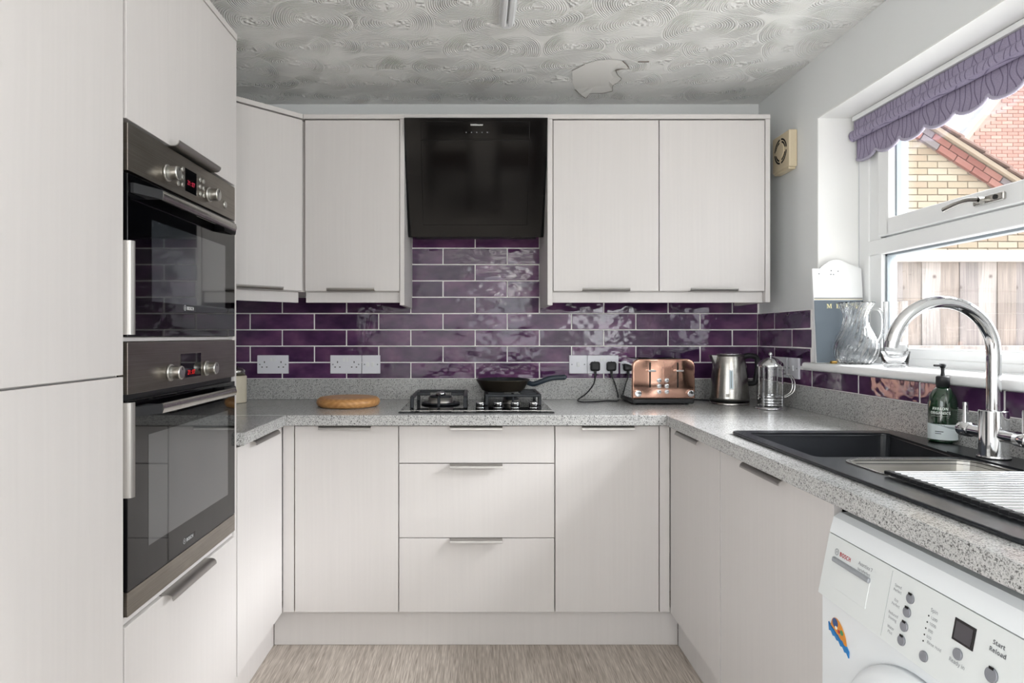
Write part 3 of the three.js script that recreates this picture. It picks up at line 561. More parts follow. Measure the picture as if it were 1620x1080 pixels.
// ------------------------------------------------------------------ gas hob
const HT = WT + 0.005;
{
  const h = thing('gas_hob', 'black glass gas hob with cast iron pan supports', 'hob', [0.005, WT, 0.3]);
  part(h, 'glass_plate', bx(-0.298, 0.306, WT + 0.0003, HT, 0.05, 0.548, 0.002), M.blackGlass);
  part(h, 'hob_tray', bx(-0.26, 0.26, WB + 0.001, WT - 0.002, 0.085, 0.495), M.black);
  part(h, 'front_trim', bx(-0.298, 0.306, HT, HT + 0.0012, 0.5, 0.5025), M.steelBright, 'thin steel line along the front');
  for (const px of [760, 787.8, 815, 844]) { const x = (px - VX) * 2.56 / 1000; const k = part(h, 'knob', merge([disc(0.0195, 0.005, [x, HT, 0.43], [0, 1, 0], 0.001), disc(0.0185, 0.024, [x, HT + 0.003, 0.43], [0, 1, 0], 0.003)]), M.chrome, 'chrome hob knob'); part(k, 'pointer', bx(x - 0.001, x + 0.001, HT + 0.0265, HT + 0.0278, 0.434, 0.446), M.black); }
  const burner = (x, z, r, hh, dual) => {
    const b = part(h, 'burner', lathe([[0, HT], [r * 1.15, HT], [r * 1.12, HT + 0.004], [r * 0.98, HT + 0.006], [r * 0.96, HT + hh], [0, HT + hh]], 48, x, 0, z), M.steelSatin, 'silver burner ring');
    part(b, 'burner_cap', lathe([[0, HT + hh], [r * 0.86, HT + hh + 0.0002], [r * 0.86, HT + hh + 0.005], [r * 0.75, HT + hh + 0.008], [0, HT + hh + 0.008]], 48, x, 0, z), M.iron);
    if (dual) {
      part(b, 'burner_dish', lathe([[r * 1.02, HT + 0.0005], [r * 1.5, HT + 0.001], [r * 1.5, HT + 0.006], [r * 1.42, HT + 0.009], [r * 1.02, HT + 0.008]], 48, x, 0, z), M.iron);
      part(b, 'inner_burner', lathe([[0, HT + hh + 0.008], [r * 0.4, HT + hh + 0.008], [r * 0.4, HT + hh + 0.018], [r * 0.3, HT + hh + 0.022], [0, HT + hh + 0.022]], 36, x, 0, z), M.chrome);
    }
  };
  burner(-0.150, 0.255, 0.055, 0.029, true); burner(0.160, 0.245, 0.033, 0.018); burner(0.160, 0.13, 0.033, 0.018);
  const support = (x0, x1, z0, z1, tip, cx, cz) => {
    const t = 0.014, y = HT + 0.048, list = [];
    for (const x of [x0, x1]) { list.push(bx(x - t / 2, x + t / 2, y - 0.013, y, z0, z1, 0.003)); for (const z of [z0 + 0.012, z1 - 0.012]) list.push(bx(x - t / 2, x + t / 2, HT + 0.0003, y - 0.01, z - 0.012, z + 0.012, 0.003)); }
    for (const z of [z0 + t / 2, z1 - t / 2]) if (tip !== 'open' || z < cz) list.push(bx(x0, x1, y - 0.012, y, z - t / 2, z + t / 2, 0.003));
    return part(h, 'pan_support', merge(list), M.iron, 'black cast iron pan support');
  };
  const finger = (p, x0, x1, z0, z1, y0, y1) => part(p, 'finger', bx(x0, x1, y0, y1, z0, z1, 0.003), M.iron);
  const yT = HT + 0.050, yL = HT + 0.036;
  const s1 = support(-0.258, -0.042, 0.10, 0.425, 'open', 0, 0.26);
  finger(s1, -0.252, -0.195, 0.25, 0.261, yL, yT); finger(s1, -0.105, -0.048, 0.25, 0.261, yL, yT); finger(s1, -0.156, -0.145, 0.106, 0.20, yL, yT);
  part(s1, 'finger', merge([bx(-0.156, -0.145, yL, yT, 0.31, 0.40, 0.003), bx(-0.156, -0.145, HT + 0.003, yT, 0.388, 0.400, 0.003)]), M.iron);
  const s2 = support(0.048, 0.272, 0.06, 0.325, '', 0, 0.2);
  for (const z of [0.125, 0.24]) { finger(s2, 0.054, 0.125, z, z + 0.01, yL, yT); finger(s2, 0.195, 0.266, z, z + 0.01, yL, yT); }
  part(s2, 'finger', merge([bx(0.155, 0.165, yL, yT, 0.27, 0.316, 0.003), bx(0.155, 0.165, HT + 0.003, yT, 0.305, 0.316, 0.003)]), M.iron);
  finger(s2, 0.155, 0.165, 0.066, 0.10, yL, yT);
  placed(h, 'maker_lettering', words(0.035, 0.009, 'BOSCH', '#cfd0d2'), [-0.262, HT + 0.0006, 0.528], 0, -Math.PI / 2);
}
// frying pan
{
  const py = HT + 0.0505, X = 0.122, Z = 0.175;
  const p = thing('frying_pan', 'black non-stick frying pan on the hob', 'pan', [X, py, Z]);
  const bot = std('#3b352d', 0.42, 0.5);
  own(p, 'pan_body', lathe([[0, 0], [0.082, 0], [0.092, 0.004], [0.118, 0.047], [0.1205, 0.05], [0.1185, 0.0515]], 64), bot, 'dark bronze outside of the pan');
  own(p, 'pan_lining', lathe([[0.1185, 0.0515], [0.1160, 0.049], [0.090, 0.0065], [0.082, 0.003], [0, 0.003]], 64), std('#1c2023', 0.3), 'grey-black non-stick lining');
  const hs = new THREE.CatmullRomCurve3([V(0.112, 0.035, 0.0), V(0.135, 0.030, 0.012), V(0.165, 0.040, 0.02), V(0.21, 0.056, 0.03), V(0.268, 0.062, 0.042)]);
  const hg = new THREE.TubeGeometry(hs, 40, 0.0115, 12); own(p, 'pan_handle', merge([hg, new THREE.SphereGeometry(0.0115, 16, 12).translate(0.268, 0.062, 0.042)]), std('#2c3640', 0.35), 'blue-black curved pan handle');
}
// chopping board
{
  const b = thing('chopping_board', 'round thick wooden chopping board on the worktop', 'chopping board', [-0.542, WT, 0.29]);
  const g = lathe([[0, 0.0005], [0.118, 0.0005], [0.128, 0.005], [0.134, 0.018], [0.131, 0.030], [0.120, 0.038], [0.10, 0.0395], [0, 0.0395]], 64); uvm(g);
  own(b, 'board', g, M.wood);
}
// cream jar behind the tower
{
  const j = thing('storage_jar', 'cream storage jar at the left end of the back worktop', 'jar', [-1.075, WT, 0.16]);
  own(j, 'jar_body', lathe([[0, 0.0005], [0.045, 0.0005], [0.049, 0.004], [0.049, 0.118], [0.046, 0.122], [0, 0.122]], 40), M.cream);
  own(j, 'jar_lid', lathe([[0, 0.1222], [0.042, 0.1222], [0.042, 0.145], [0.03, 0.155], [0.012, 0.157], [0.012, 0.165], [0, 0.168]], 40), M.steelBright);
}

// ------------------------------------------------------------------ sockets and switches
const holeM = M.dark;
function plate(kind, w, x, y, z, right, label, group) {                   // faces +z, or -x when right
  const t = thing('wall_socket', label, kind === 'switch' ? 'switch' : 'socket', [x, y, z], group); if (right) t.rotation.y = -Math.PI / 2;
  if (kind !== 'socket') t.name = numbered('wall_switch');
  own(t, 'faceplate', new RoundedBoxGeometry(w, 0.086, 0.009, 2, 0.002).translate(0, 0, 0.0045), M.socket);
  for (const s of [-1, 1]) own(t, 'screw', disc(0.0034, 0.0008, [s * (w / 2 - 0.0125), 0, 0.009], [0, 0, 1], 0.0003, 14), M.greyButton);
  if (kind === 'socket') {
    for (const s of [-1, 1]) {
      own(t, 'rocker', new RoundedBoxGeometry(0.0115, 0.017, 0.005, 2, 0.001).rotateX(0.15).translate(s * 0.0078, 0.022, 0.0098), M.white);
      const c = s * 0.039;
      own(t, 'pin_hole', new THREE.BoxGeometry(0.0042, 0.0085, 0.0006).translate(c, 0.011, 0.0091), holeM);
      for (const q of [-1, 1]) own(t, 'pin_hole', new THREE.BoxGeometry(0.0068, 0.0042, 0.0006).translate(c + q * 0.011, -0.0125, 0.0091), holeM);
    }
  } else { own(t, 'rocker', new RoundedBoxGeometry(0.013, 0.02, 0.006, 2, 0.001).rotateX(0.12).translate(kind === 'spur' ? 0.008 : 0, 0, 0.0105), M.white); if (kind === 'spur') own(t, 'fuse_holder', new RoundedBoxGeometry(0.014, 0.02, 0.002, 1, 0.0006).translate(-0.016, 0, 0.0095), M.white); }
  return t;
}
const SY = 1.0705, SZ = 0.0098;
plate('socket', 0.146, -0.9525, SY, SZ, false, 'white double socket nearest the cream jar');
plate('socket', 0.146, -0.609, SY, SZ, false, 'white double socket behind the chopping board');
plate('spur', 0.086, -0.4905, SY, SZ, false, 'white fused switch joined to the socket behind the board');
plate('switch', 0.084, 0.4835, SY, SZ, false, 'white single switch left of the two black plugs');
plate('socket', 0.146, 0.600, SY, SZ, false, 'white double socket holding two black plugs');
plate('socket', 0.146, XR - 0.0098, 1.0705, 0.235, true, 'white double socket behind the coffee press');
plate('switch', 0.090, XR - 0.0098, 1.0705, 0.3595, true, 'white single switch at the end of the sill');
// plugs and cables
{
  const plug = (x, y, label) => { const t = thing('plug', label, 'plug', [x, y, SZ + 0.0095]); own(t, 'plug_body', new RoundedBoxGeometry(0.046, 0.044, 0.022, 3, 0.010).translate(0, 0, 0.0115), M.rubber); own(t, 'strain_relief', cyl(0.0065, 0.0045, [0, -0.02, 0.012], [0, -0.045, 0.016], 14), M.rubber); return t; };
  plug(0.561, 1.062, 'black plug in the socket beside the single switch'); plug(0.637, 1.062, 'black plug in the socket closest to the toaster');
  const y = WT + 0.0035;
  solo('power_cable', 'black cable looping from the plug onto the worktop', 'cable', tube([[0.561, 1.018, 0.036], [0.552, 0.985, 0.05], [0.51, 0.94, 0.085], [0.465, y + 0.004, 0.12], [0.475, y, 0.15], [0.53, y, 0.15], [0.60, y, 0.11], [0.64, y, 0.12], [0.655, y, 0.09], [0.665, y, 0.06]], 0.0032, 90, 8), M.rubber);
  solo('power_cable', 'black cable hanging between plug and toaster', 'cable', tube([[0.637, 1.018, 0.036], [0.650, 0.985, 0.04], [0.66, 0.95, 0.042], [0.665, 0.93, 0.042], [0.666, y + 0.008, 0.04]], 0.0032, 50, 8), M.rubber);
  solo('power_cable', 'black cable between toaster and kettle', 'cable', tube([[0.968, y, 0.05], [1.02, y, 0.06], [1.055, y, 0.085], [1.075, y, 0.10], [1.09, y, 0.12]], 0.0032, 40, 8), M.rubber);
}

// ------------------------------------------------------------------ toaster
{
  const t = thing('toaster', 'copper four-slice toaster with chrome buttons', 'toaster', [0.812, WT, 0.145]); t.rotation.y = 0.012;
  const W = 0.272, y0 = 0.028, y1 = 0.200, zf = 0.118, zb = -0.108;
  const sh = (w, a, b, r) => { const s = new THREE.Shape(); s.moveTo(-w / 2, a); s.lineTo(w / 2, a); s.lineTo(w / 2, b - r); s.quadraticCurveTo(w / 2, b - 0.004, w / 2 - r, b); s.lineTo(-w / 2 + r, b); s.quadraticCurveTo(-w / 2, b - 0.004, -w / 2, b - r); s.closePath(); return s; };
  own(t, 'front_shell', new THREE.ExtrudeGeometry(sh(W, y0, y1, 0.034), { depth: 0.012, bevelEnabled: true, bevelThickness: 0.007, bevelSize: 0.007, bevelOffset: -0.007, bevelSegments: 5, curveSegments: 12 }).translate(0, 0, zf - 0.019), M.copper, 'polished copper front');
  own(t, 'body', new THREE.ExtrudeGeometry(sh(W - 0.004, y0, y1 - 0.002, 0.034), { depth: zf - 0.02 - zb, bevelEnabled: false, curveSegments: 12 }).translate(0, 0, zb), M.chrome, 'mirror chrome body');
  own(t, 'base', merge([new RoundedBoxGeometry(W - 0.006, 0.022, zf - zb - 0.006, 2, 0.006).translate(0, 0.0165, 0.004), ...[-1, 1].flatMap((s) => [-1, 1].map((q) => cyl(0.007, 0.008, [s * 0.11, 0.0004, q * 0.09], [s * 0.11, 0.008, q * 0.09], 14)))]), M.rubber, 'black plastic base');
  for (const s of [-1, 1]) {
    own(t, 'lever_slot', new THREE.BoxGeometry(0.0065, 0.108, 0.0008).translate(s * 0.0600, 0.130, zf + 0.0002), M.dark);
    const l = own(t, 'lever', new RoundedBoxGeometry(0.034, 0.009, 0.020, 2, 0.004).translate(s * 0.0600 + 0.004, 0.149, zf + 0.012), M.chrome);
    own(t, 'dial', disc(0.0148, 0.014, [s * 0.114, 0.051, zf - 0.0005], [0, 0, 1], 0.003), M.chrome);
    own(t, 'dial_mark', new THREE.BoxGeometry(0.013, 0.002, 0.0006).translate(s * 0.114 + 0.006, 0.051, zf + 0.0139), M.dark);
    for (let k = 0; k < 3; k++) own(t, 'button', merge([disc(0.0100, 0.002, [s * 0.0165 - 0.004, 0.058 + k * 0.0245, zf - 0.0002], [0, 0, 1], 0.001, 24), disc(0.0075, 0.005, [s * 0.0165 - 0.004, 0.058 + k * 0.0245, zf], [0, 0, 1], 0.002, 24)]), M.chrome);
    for (const q of [-1, 1]) own(t, 'bread_slot', new THREE.BoxGeometry(0.026, 0.0008, 0.15).translate(s * 0.064 + q * 0.022, y1 - 0.0015, -0.005), M.dark);
  }
  own(t, 'top_frame', merge([-1, 1].map((s) => new RoundedBoxGeometry(0.092, 0.003, 0.178, 2, 0.001).translate(s * 0.064, y1 - 0.0035, -0.005))), M.steelBright);
}
// kettle
{
  const k = thing('kettle', 'brushed steel kettle with black handle', 'kettle', [1.115, WT, 0.215]);
  own(k, 'power_base', lathe([[0, 0.0005], [0.082, 0.0005], [0.083, 0.004], [0.081, 0.016], [0, 0.016]], 48), M.steelBright);
  own(k, 'base_ring', lathe([[0.05, 0.0162], [0.082, 0.0162], [0.082, 0.021], [0.05, 0.021]], 48), M.rubber);
  own(k, 'body', lathe([[0.0, 0.0212], [0.082, 0.0212], [0.0825, 0.03], [0.077, 0.10], [0.069, 0.17], [0.062, 0.208], [0.058, 0.2155], [0.0, 0.2155]], 64), M.steelBright, 'brushed steel tapered body');
  own(k, 'lid', lathe([[0, 0.2157], [0.050, 0.2157], [0.052, 0.219], [0.046, 0.2225], [0, 0.2235]], 48), M.chrome);
  const sp = new THREE.Shape([[-0.060, 0.213], [-0.083, 0.214], [-0.078, 0.200], [-0.0675, 0.178]].map(([a, b]) => new THREE.Vector2(a, b)));
  own(k, 'spout', new THREE.ExtrudeGeometry(sp, { depth: 0.026, bevelEnabled: true, bevelThickness: 0.006, bevelSize: 0.002, bevelSegments: 2 }).translate(0, 0, -0.013), M.steelBright);
  own(k, 'handle', tube([[0.058, 0.205, 0], [0.085, 0.212, 0.0], [0.118, 0.204, 0.0], [0.124, 0.17, 0], [0.118, 0.12, 0], [0.112, 0.095, 0], [0.085, 0.090, 0], [0.074, 0.094, 0]], 0.0115, 60, 12), M.rubber, 'black loop handle');
  // water gauge strip and badge follow the taper of the body
  const strip = (w, h, m, name, yc, off, a0) => { const g = new THREE.PlaneGeometry(w, h, 8, 12), p = g.attributes.position; for (let i = 0; i < p.count; i++) { const y = yc + p.getY(i), r = 0.0825 - (y - 0.03) * 0.0975 / 1.0 + off, a = a0 + p.getX(i) / 0.074; p.setXYZ(i, Math.sin(a) * r, y, Math.cos(a) * r); } g.computeVertexNormals(); return own(k, name, g, m); };
  strip(0.019, 0.086, M.white, 'water_gauge_frame', 0.112, 0.0035, -0.28); strip(0.012, 0.076, phy('#b9cdd6', 0.1, { clearcoat: 1 }), 'water_gauge', 0.112, 0.0042, -0.28);
  strip(0.0022, 0.07, M.black, 'level_marks', 0.112, 0.0046, -0.28);
  strip(0.013, 0.013, std('#7d7a74', 0.35, 1), 'badge', 0.044, 0.0028, -0.46);
}
// coffee press
{
  const c = thing('coffee_press', 'chrome and glass coffee press beside the kettle', 'coffee press', [1.210, WT, 0.400]);
  own(c, 'base', lathe([[0, 0.0005], [0.062, 0.0005], [0.064, 0.005], [0.058, 0.010], [0.050, 0.0135], [0, 0.0135]], 48), M.chrome);
  const g = own(c, 'glass_beaker', lathe([[0, 0.018], [0.046, 0.018], [0.048, 0.022], [0.048, 0.176], [0.050, 0.180], [0.0475, 0.180], [0.0455, 0.176], [0.0455, 0.024], [0.044, 0.021], [0, 0.021]], 48), M.glass, 'clear glass beaker');
  own(c, 'cage_band', merge([0.020, 0.031, 0.042].map((y) => new THREE.CylinderGeometry(0.0500, 0.0500, 0.006, 48, 1, true).translate(0, y, 0)).concat([new THREE.CylinderGeometry(0.0505, 0.0505, 0.004, 48, 1, true).translate(0, 0.054, 0)])), std('#d9dadc', 0.08, 1, { side: THREE.DoubleSide }));
  for (let k = 0; k < 4; k++) { const a = 0.6 + k * Math.PI / 2; own(c, 'cage_strut', new RoundedBoxGeometry(0.007, k === 3 ? 0.16 : 0.16, 0.002, 1, 0.0006).translate(0, 0.092, 0.0512).rotateY(a), M.chrome); }
  own(c, 'lid', lathe([[0, 0.2125], [0.012, 0.211], [0.030, 0.203], [0.045, 0.190], [0.0515, 0.182], [0.0520, 0.174], [0.0505, 0.174], [0.050, 0.181], [0, 0.186]], 48), M.chrome, 'domed chrome lid');
  own(c, 'plunger_knob', new THREE.SphereGeometry(0.0085, 20, 16).translate(0, 0.2245, 0), M.chrome);
  own(c, 'plunger_rod', merge([cyl(0.0022, 0.0022, [0, 0.022, 0], [0, 0.222, 0], 12), lathe([[0.002, 0.045], [0.044, 0.045], [0.044, 0.050], [0.002, 0.050]], 40)]), M.chrome);
  const hx = 0.040;
  for (const s of [-1, 1]) own(c, 'handle', tube([[hx + 0.006, 0.145, s * 0.008 + 0.02], [hx + 0.028, 0.140, s * 0.010 + 0.02], [hx + 0.044, 0.110, s * 0.010 + 0.02], [hx + 0.040, 0.075, s * 0.010 + 0.02], [hx + 0.018, 0.056, s * 0.010 + 0.02], [hx + 0.002, 0.050, s * 0.008 + 0.02]], 0.003, 40, 10), M.chrome);
}

// ------------------------------------------------------------------ extractor fan on the right wall
{
  const f = thing('extractor_fan', 'square cream extractor fan on the wall by the cabinet', 'fan', [XR - 0.0005, 1.988, 0.288]); f.rotation.y = -Math.PI / 2;
  own(f, 'casing', new RoundedBoxGeometry(0.150, 0.155, 0.035, 3, 0.006).translate(0, 0, 0.0175), M.creamFan);
  const ring = (r0, r1, a0, a1) => { const s = new THREE.Shape(); s.absarc(0, 0, r1, a0, a1, false); s.absarc(0, 0, r0, a1, a0, true); s.closePath(); return new THREE.ExtrudeGeometry(s, { depth: 0.0008, bevelEnabled: false, curveSegments: 20 }).translate(0, 0.005, 0.0348); };
  for (let k = 0; k < 4; k++) { own(f, 'air_slot', ring(0.047, 0.054, k * 1.5708 + 0.12, k * 1.5708 + 1.45), M.dark); own(f, 'air_slot', ring(0.036, 0.043, k * 1.5708 + 0.25, k * 1.5708 + 1.30), M.dark); }
  own(f, 'centre_disc', disc(0.033, 0.004, [0, 0.005, 0.0345], [0, 0, 1], 0.002), M.creamFan);
  own(f, 'bottom_lip', new RoundedBoxGeometry(0.13, 0.01, 0.03, 2, 0.003).translate(0, -0.081, 0.017), M.creamFan);
}

// ------------------------------------------------------------------ sink, tap and what stands there
const SR = WT + 0.009;                                                     // top of the sink rim
{
  const s = thing('kitchen_sink', 'black composite inset sink with drainer below the window', 'sink', [1.03, WT, 1.57]);
  const shape = (pts) => pts.map(([x, z]) => new THREE.Vector2(x, -z));
  const rect = (x0, x1, z0, z1, r, skew = 0) => { const p = []; const corner = (cx, cz, a) => { for (let i = 0; i <= 5; i++) { const t = a + i * Math.PI / 10; p.push([cx + r * Math.cos(t), cz + r * Math.sin(t)]); } }; corner(x1 - r - skew, z1 - r, 0); corner(x0 + r, z1 - r, Math.PI / 2); corner(x0 + r, z0 + r, Math.PI); corner(x1 - r, z0 + r, 1.5 * Math.PI); return p; };
  const b1 = rect(0.815, 1.232, 1.092, 1.475, 0.022, 0.055), b2 = rect(0.86, 1.155, 1.508, 1.683, 0.04), dr = rect(0.862, 1.235, 1.82, 2.06, 0.02);
  const outer = new THREE.Shape(shape(rect(SINK.x0, SINK.x1, SINK.z0, SINK.z1, 0.03)));
  outer.holes.push(new THREE.Path(shape(b1)), new THREE.Path(shape(b2)));
  const b = 0.003, rim = new THREE.ExtrudeGeometry(outer, { depth: SR - WT - 2 * b, bevelEnabled: true, bevelThickness: b, bevelSize: b, bevelOffset: -b, bevelSegments: 3 }).rotateX(-Math.PI / 2).translate(0, WT + 0.0004 + b, 0);
  part(s, 'rim', uvm(clean(rim)), M.granite);
  const bowl = (pts, depth, shrink, m, name, label, top = SR - 0.003) => {                 // walls and floor of a bowl, with thickness given by an outer skin
    const cx = pts.reduce((a, p) => a + p[0], 0) / pts.length, cz = pts.reduce((a, p) => a + p[1], 0) / pts.length, pos = [], n = pts.length;
    const lv = [[0, 1], [depth * 0.85, 1 - shrink * 0.6], [depth * 0.97, 1 - shrink], [depth, 0.9 - shrink], [depth + 0.003, 0]];
    const q = (i, [d, k]) => [cx + (pts[i % n][0] - cx) * k, top - d, cz + (pts[i % n][1] - cz) * k];
    for (let l = 0; l < lv.length - 1; l++) for (let i = 0; i < n; i++) { const A = q(i, lv[l]), B = q(i + 1, lv[l]), C = q(i + 1, lv[l + 1]), D = q(i, lv[l + 1]); pos.push(...A, ...B, ...C, ...A, ...C, ...D); }
    const g = new THREE.BufferGeometry(); g.setAttribute('position', new THREE.Float32BufferAttribute(pos, 3)); g.computeVertexNormals(); uvm(g);
    m = m.clone(); m.side = THREE.DoubleSide;
    return part(s, name, g, m, label);
  };
  bowl(b1, 0.19, 0.10, M.granite, 'main_bowl', 'deep black main bowl');
  bowl(b2, 0.10, 0.12, M.steelSatin, 'half_bowl', 'bright steel half bowl', SR + 0.001);
  const b2o = new THREE.Shape(shape(rect(0.853, 1.162, 1.501, 1.69, 0.045))); b2o.holes.push(new THREE.Path(shape(b2)));
  part(s, 'steel_rim', new THREE.ExtrudeGeometry(b2o, { depth: 0.0022, bevelEnabled: false }).rotateX(-Math.PI / 2).translate(0, SR + 0.0003, 0), M.steelBright, 'polished steel rim');
  part(s, 'tap_ledge', uvm(clean(new THREE.ExtrudeGeometry(new THREE.Shape(shape(rect(1.176, 1.280, 1.40, 2.05, 0.02))), { depth: 0.004, bevelEnabled: false }).rotateX(-Math.PI / 2).translate(0, SR + 0.0002, 0))), M.granite);
  // waste
  part(s, 'waste', disc(0.04, 0.003, [1.01, SR - 0.19, 1.29], [0, 1, 0], 0.001), M.chrome);
  // roll-up draining rack across the drainer
  const mat = thing('draining_rack', 'roll-up steel rod draining rack across the sink', 'draining rack', [1.01, SR, 1.9]);
  const rodG = cyl(0.0058, 0.0058, [-0.155, 0, 0], [0.155, 0, 0], 12).scale(1, 0.6, 1), endG = new RoundedBoxGeometry(0.014, 0.008, 0.0165, 1, 0.002).rotateY(0.25);
  for (let i = 0; i < 21; i++) {
    const z = 1.680 + i * 0.0192, y = SR + 0.0078;
    const r = shadows(new THREE.Mesh(rodG, M.chrome)); r.name = 'rod'; r.position.set(0.001, y - SR, z - 1.9); mat.add(r);
    for (const e of [-1, 1]) { const c = shadows(new THREE.Mesh(endG, M.rubber)); c.name = 'end_cap'; c.position.set(0.001 + e * 0.152, y - SR, z - 1.9); mat.add(c); }
  }
}
// mixer tap
{
  const X = 1.222, Z = 1.50, y = SR + 0.0044, t = thing('mixer_tap', 'tall chrome swan-neck mixer tap with two levers', 'tap', [X, y, Z]);
  own(t, 'tap_body', lathe([[0, 0], [0.033, 0], [0.033, 0.004], [0.0295, 0.006], [0.0295, 0.110], [0.0285, 0.112], [0, 0.112]], 48), M.chrome);
  const r = 0.121, cy = 1.1655 - y, pts = [[0, 0.108, 0], [0, 0.16, 0], [0, cy - 0.02, 0]];
  for (let i = 0; i <= 12; i++) { const a = i / 12 * Math.PI * 0.935; pts.push([-r + r * Math.cos(a), cy + r * Math.sin(a), 0]); }
  own(t, 'spout', tube(pts, 0.0148, 110, 20), M.chrome);
  const e = pts[pts.length - 1]; own(t, 'aerator', cyl(0.0148, 0.0140, [e[0], e[1] + 0.002, 0], [e[0] - 0.002, e[1] - 0.012, 0], 24), M.chrome);
  for (const s of [-1, 1]) {
    const h = own(t, 'lever', merge([cyl(0.0145, 0.0145, [0, 0.055, s * 0.02], [0, 0.055, s * 0.068], 28), disc(0.0175, 0.032, [0, 0.055, s * 0.068], [0, 0, s], 0.003)]), M.chrome);
    own(t, 'lever_pin', cyl(0.0062, 0.0062, [0, 0.065, s * 0.086], [0, 0.122, s * 0.086], 18), M.chrome);
  }
}
// soap bottle
{
  const b = thing('soap_bottle', 'dark green pump soap bottle with white label', 'bottle', [1.283, SR, 1.255]); b.scale.set(0.93, 1, 0.93); b.rotation.y = -0.12;
  own(b, 'bottle', lathe([[0, 0.0006], [0.033, 0.0006], [0.0365, 0.005], [0.0365, 0.105], [0.033, 0.125], [0.023, 0.143], [0.0155, 0.151], [0, 0.151]], 48), M.greenGlass);
  const band = (h, y, draw, a0, arc, name) => { const [, m] = print(arc * 0.0366, h, draw, 512); m.side = THREE.DoubleSide; const g = new THREE.CylinderGeometry(0.0368, 0.0368, h, 40, 1, true, a0, arc).translate(0, y, 0); return own(b, name, g, m); };
  band(0.042, 0.0305, (g, W, Hh) => { g.fillStyle = '#dde6e8'; g.fillRect(0, 0, W, Hh); g.strokeStyle = '#9aa7ab'; g.lineWidth = 3; for (let i = 0; i < 6; i++) { g.beginPath(); g.moveTo(W * (0.2 + 0.04 * i), 0); g.bezierCurveTo(W * 0.45, Hh * (0.1 + 0.05 * i), W * 0.55, Hh * 0.2, W * (0.62 + 0.04 * i), Hh * (0.15 + 0.06 * i)); g.stroke(); } g.fillStyle = '#3c4648'; g.font = `bold ${Math.floor(Hh * 0.12)}px sans-serif`; g.fillRect(W * 0.28, Hh * 0.45, W * 0.12, Hh * 0.05); g.fillRect(W * 0.28, Hh * 0.58, W * 0.09, Hh * 0.04); }, -Math.PI * 0.75, Math.PI * 1.5, 'paper_label');
  band(0.034, 0.086, (g, W, Hh) => { g.fillStyle = '#e9eeea'; g.textAlign = 'center'; g.font = `bold ${Math.floor(Hh * 0.30)}px sans-serif`; g.fillText('AVALON', W / 2, Hh * 0.38, W * 0.94); g.fillText('ORGANICS', W / 2, Hh * 0.72, W * 0.94); g.fillRect(W * 0.06, Hh * 0.86, W * 0.88, 4); }, -1.45, 1.5, 'maker_lettering');
  band(0.040, 0.080, (g, W, Hh) => { g.fillStyle = '#aab5b2'; for (let i = 0; i < 7; i++) g.fillRect(W * 0.1, Hh * (0.06 + 0.13 * i), W * (0.5 + 0.4 * hash(i, 3, 5)), Hh * 0.06); }, 0.62, 0.6, 'small_print');
  own(b, 'pump_collar', lathe([[0, 0.151], [0.0172, 0.151], [0.0172, 0.178], [0.014, 0.181], [0, 0.181]], 32), M.rubber);
  own(b, 'pump_head', merge([cyl(0.0055, 0.0045, [0, 0.181, 0], [0, 0.205, 0], 16), lathe([[0, 0.203], [0.006, 0.203], [0.0095, 0.212], [0.008, 0.2145], [0, 0.2145]], 24), new RoundedBoxGeometry(0.024, 0.006, 0.008, 2, 0.0025).translate(-0.014, 0.210, 0.002)]), M.rubber);
}

// ------------------------------------------------------------------ things on the window board
const SILL = 1.1004;
{
  // menu board leaning in the corner of the reveal
  const b = thing('menu_board', 'slate menu board with white arched top on the sill', 'menu board', [1.398, SILL, 0.566]); b.rotation.set(-0.085, 0, 0);
  const W = 0.190, sh = new THREE.Shape(); sh.moveTo(-W / 2, 0); sh.lineTo(W / 2, 0); sh.lineTo(W / 2, 0.365); sh.quadraticCurveTo(W * 0.3, 0.378, W * 0.16, 0.392); sh.quadraticCurveTo(0, 0.408, -W * 0.16, 0.392); sh.quadraticCurveTo(-W * 0.28, 0.378, -W * 0.34, 0.365); sh.lineTo(-W / 2, 0.365); sh.closePath();
  own(b, 'backing', uvm(clean(new THREE.ExtrudeGeometry(sh, { depth: 0.010, bevelEnabled: false }).translate(0, 0.0006, 0))), std('#eceded', 0.35));
  own(b, 'slate', new RoundedBoxGeometry(W - 0.002, 0.240, 0.003, 1, 0.0008).translate(0, 0.122, 0.0110), std('#5f6a74', 0.5));
  own(b, 'gold_line', new THREE.BoxGeometry(W - 0.004, 0.0018, 0.0008).translate(0, 0.2455, 0.0105), std('#b9a665', 0.35, 0.6));
  own(b, 'dark_line', new THREE.BoxGeometry(W - 0.004, 0.0025, 0.0008).translate(0, 0.2500, 0.0105), M.black);
  const [g, m] = print(0.132, 0.024, (q, w, h) => { q.fillStyle = '#efe7b4'; q.textAlign = 'center'; q.textBaseline = 'middle'; q.font = `bold ${Math.floor(h * 0.98)}px serif`; [...'MENU'].forEach((s, i) => q.fillText(s, w * (i + 0.5) / 4, h / 2)); }); own(b, 'lettering', g.translate(0.012, 0.219, 0.0131), m);
  for (const [x, y] of [[-0.07, 0.345], [-0.022, 0.357], [0.004, 0.355], [-0.024, 0.343], [-0.014, 0.342]]) own(b, 'rivet', disc(0.0024, 0.0012, [x, y, 0.0103], [0, 0, 1], 0.0005, 12), M.greyButton);
  solo('brass_clip', 'small brass clip at the foot of the menu board', 'clip', bx(1.345, 1.367, SILL, SILL + 0.010, 0.590, 0.606, 0.004), std('#b08d4a', 0.3, 0.9));
}
const GLASS = M.glass;
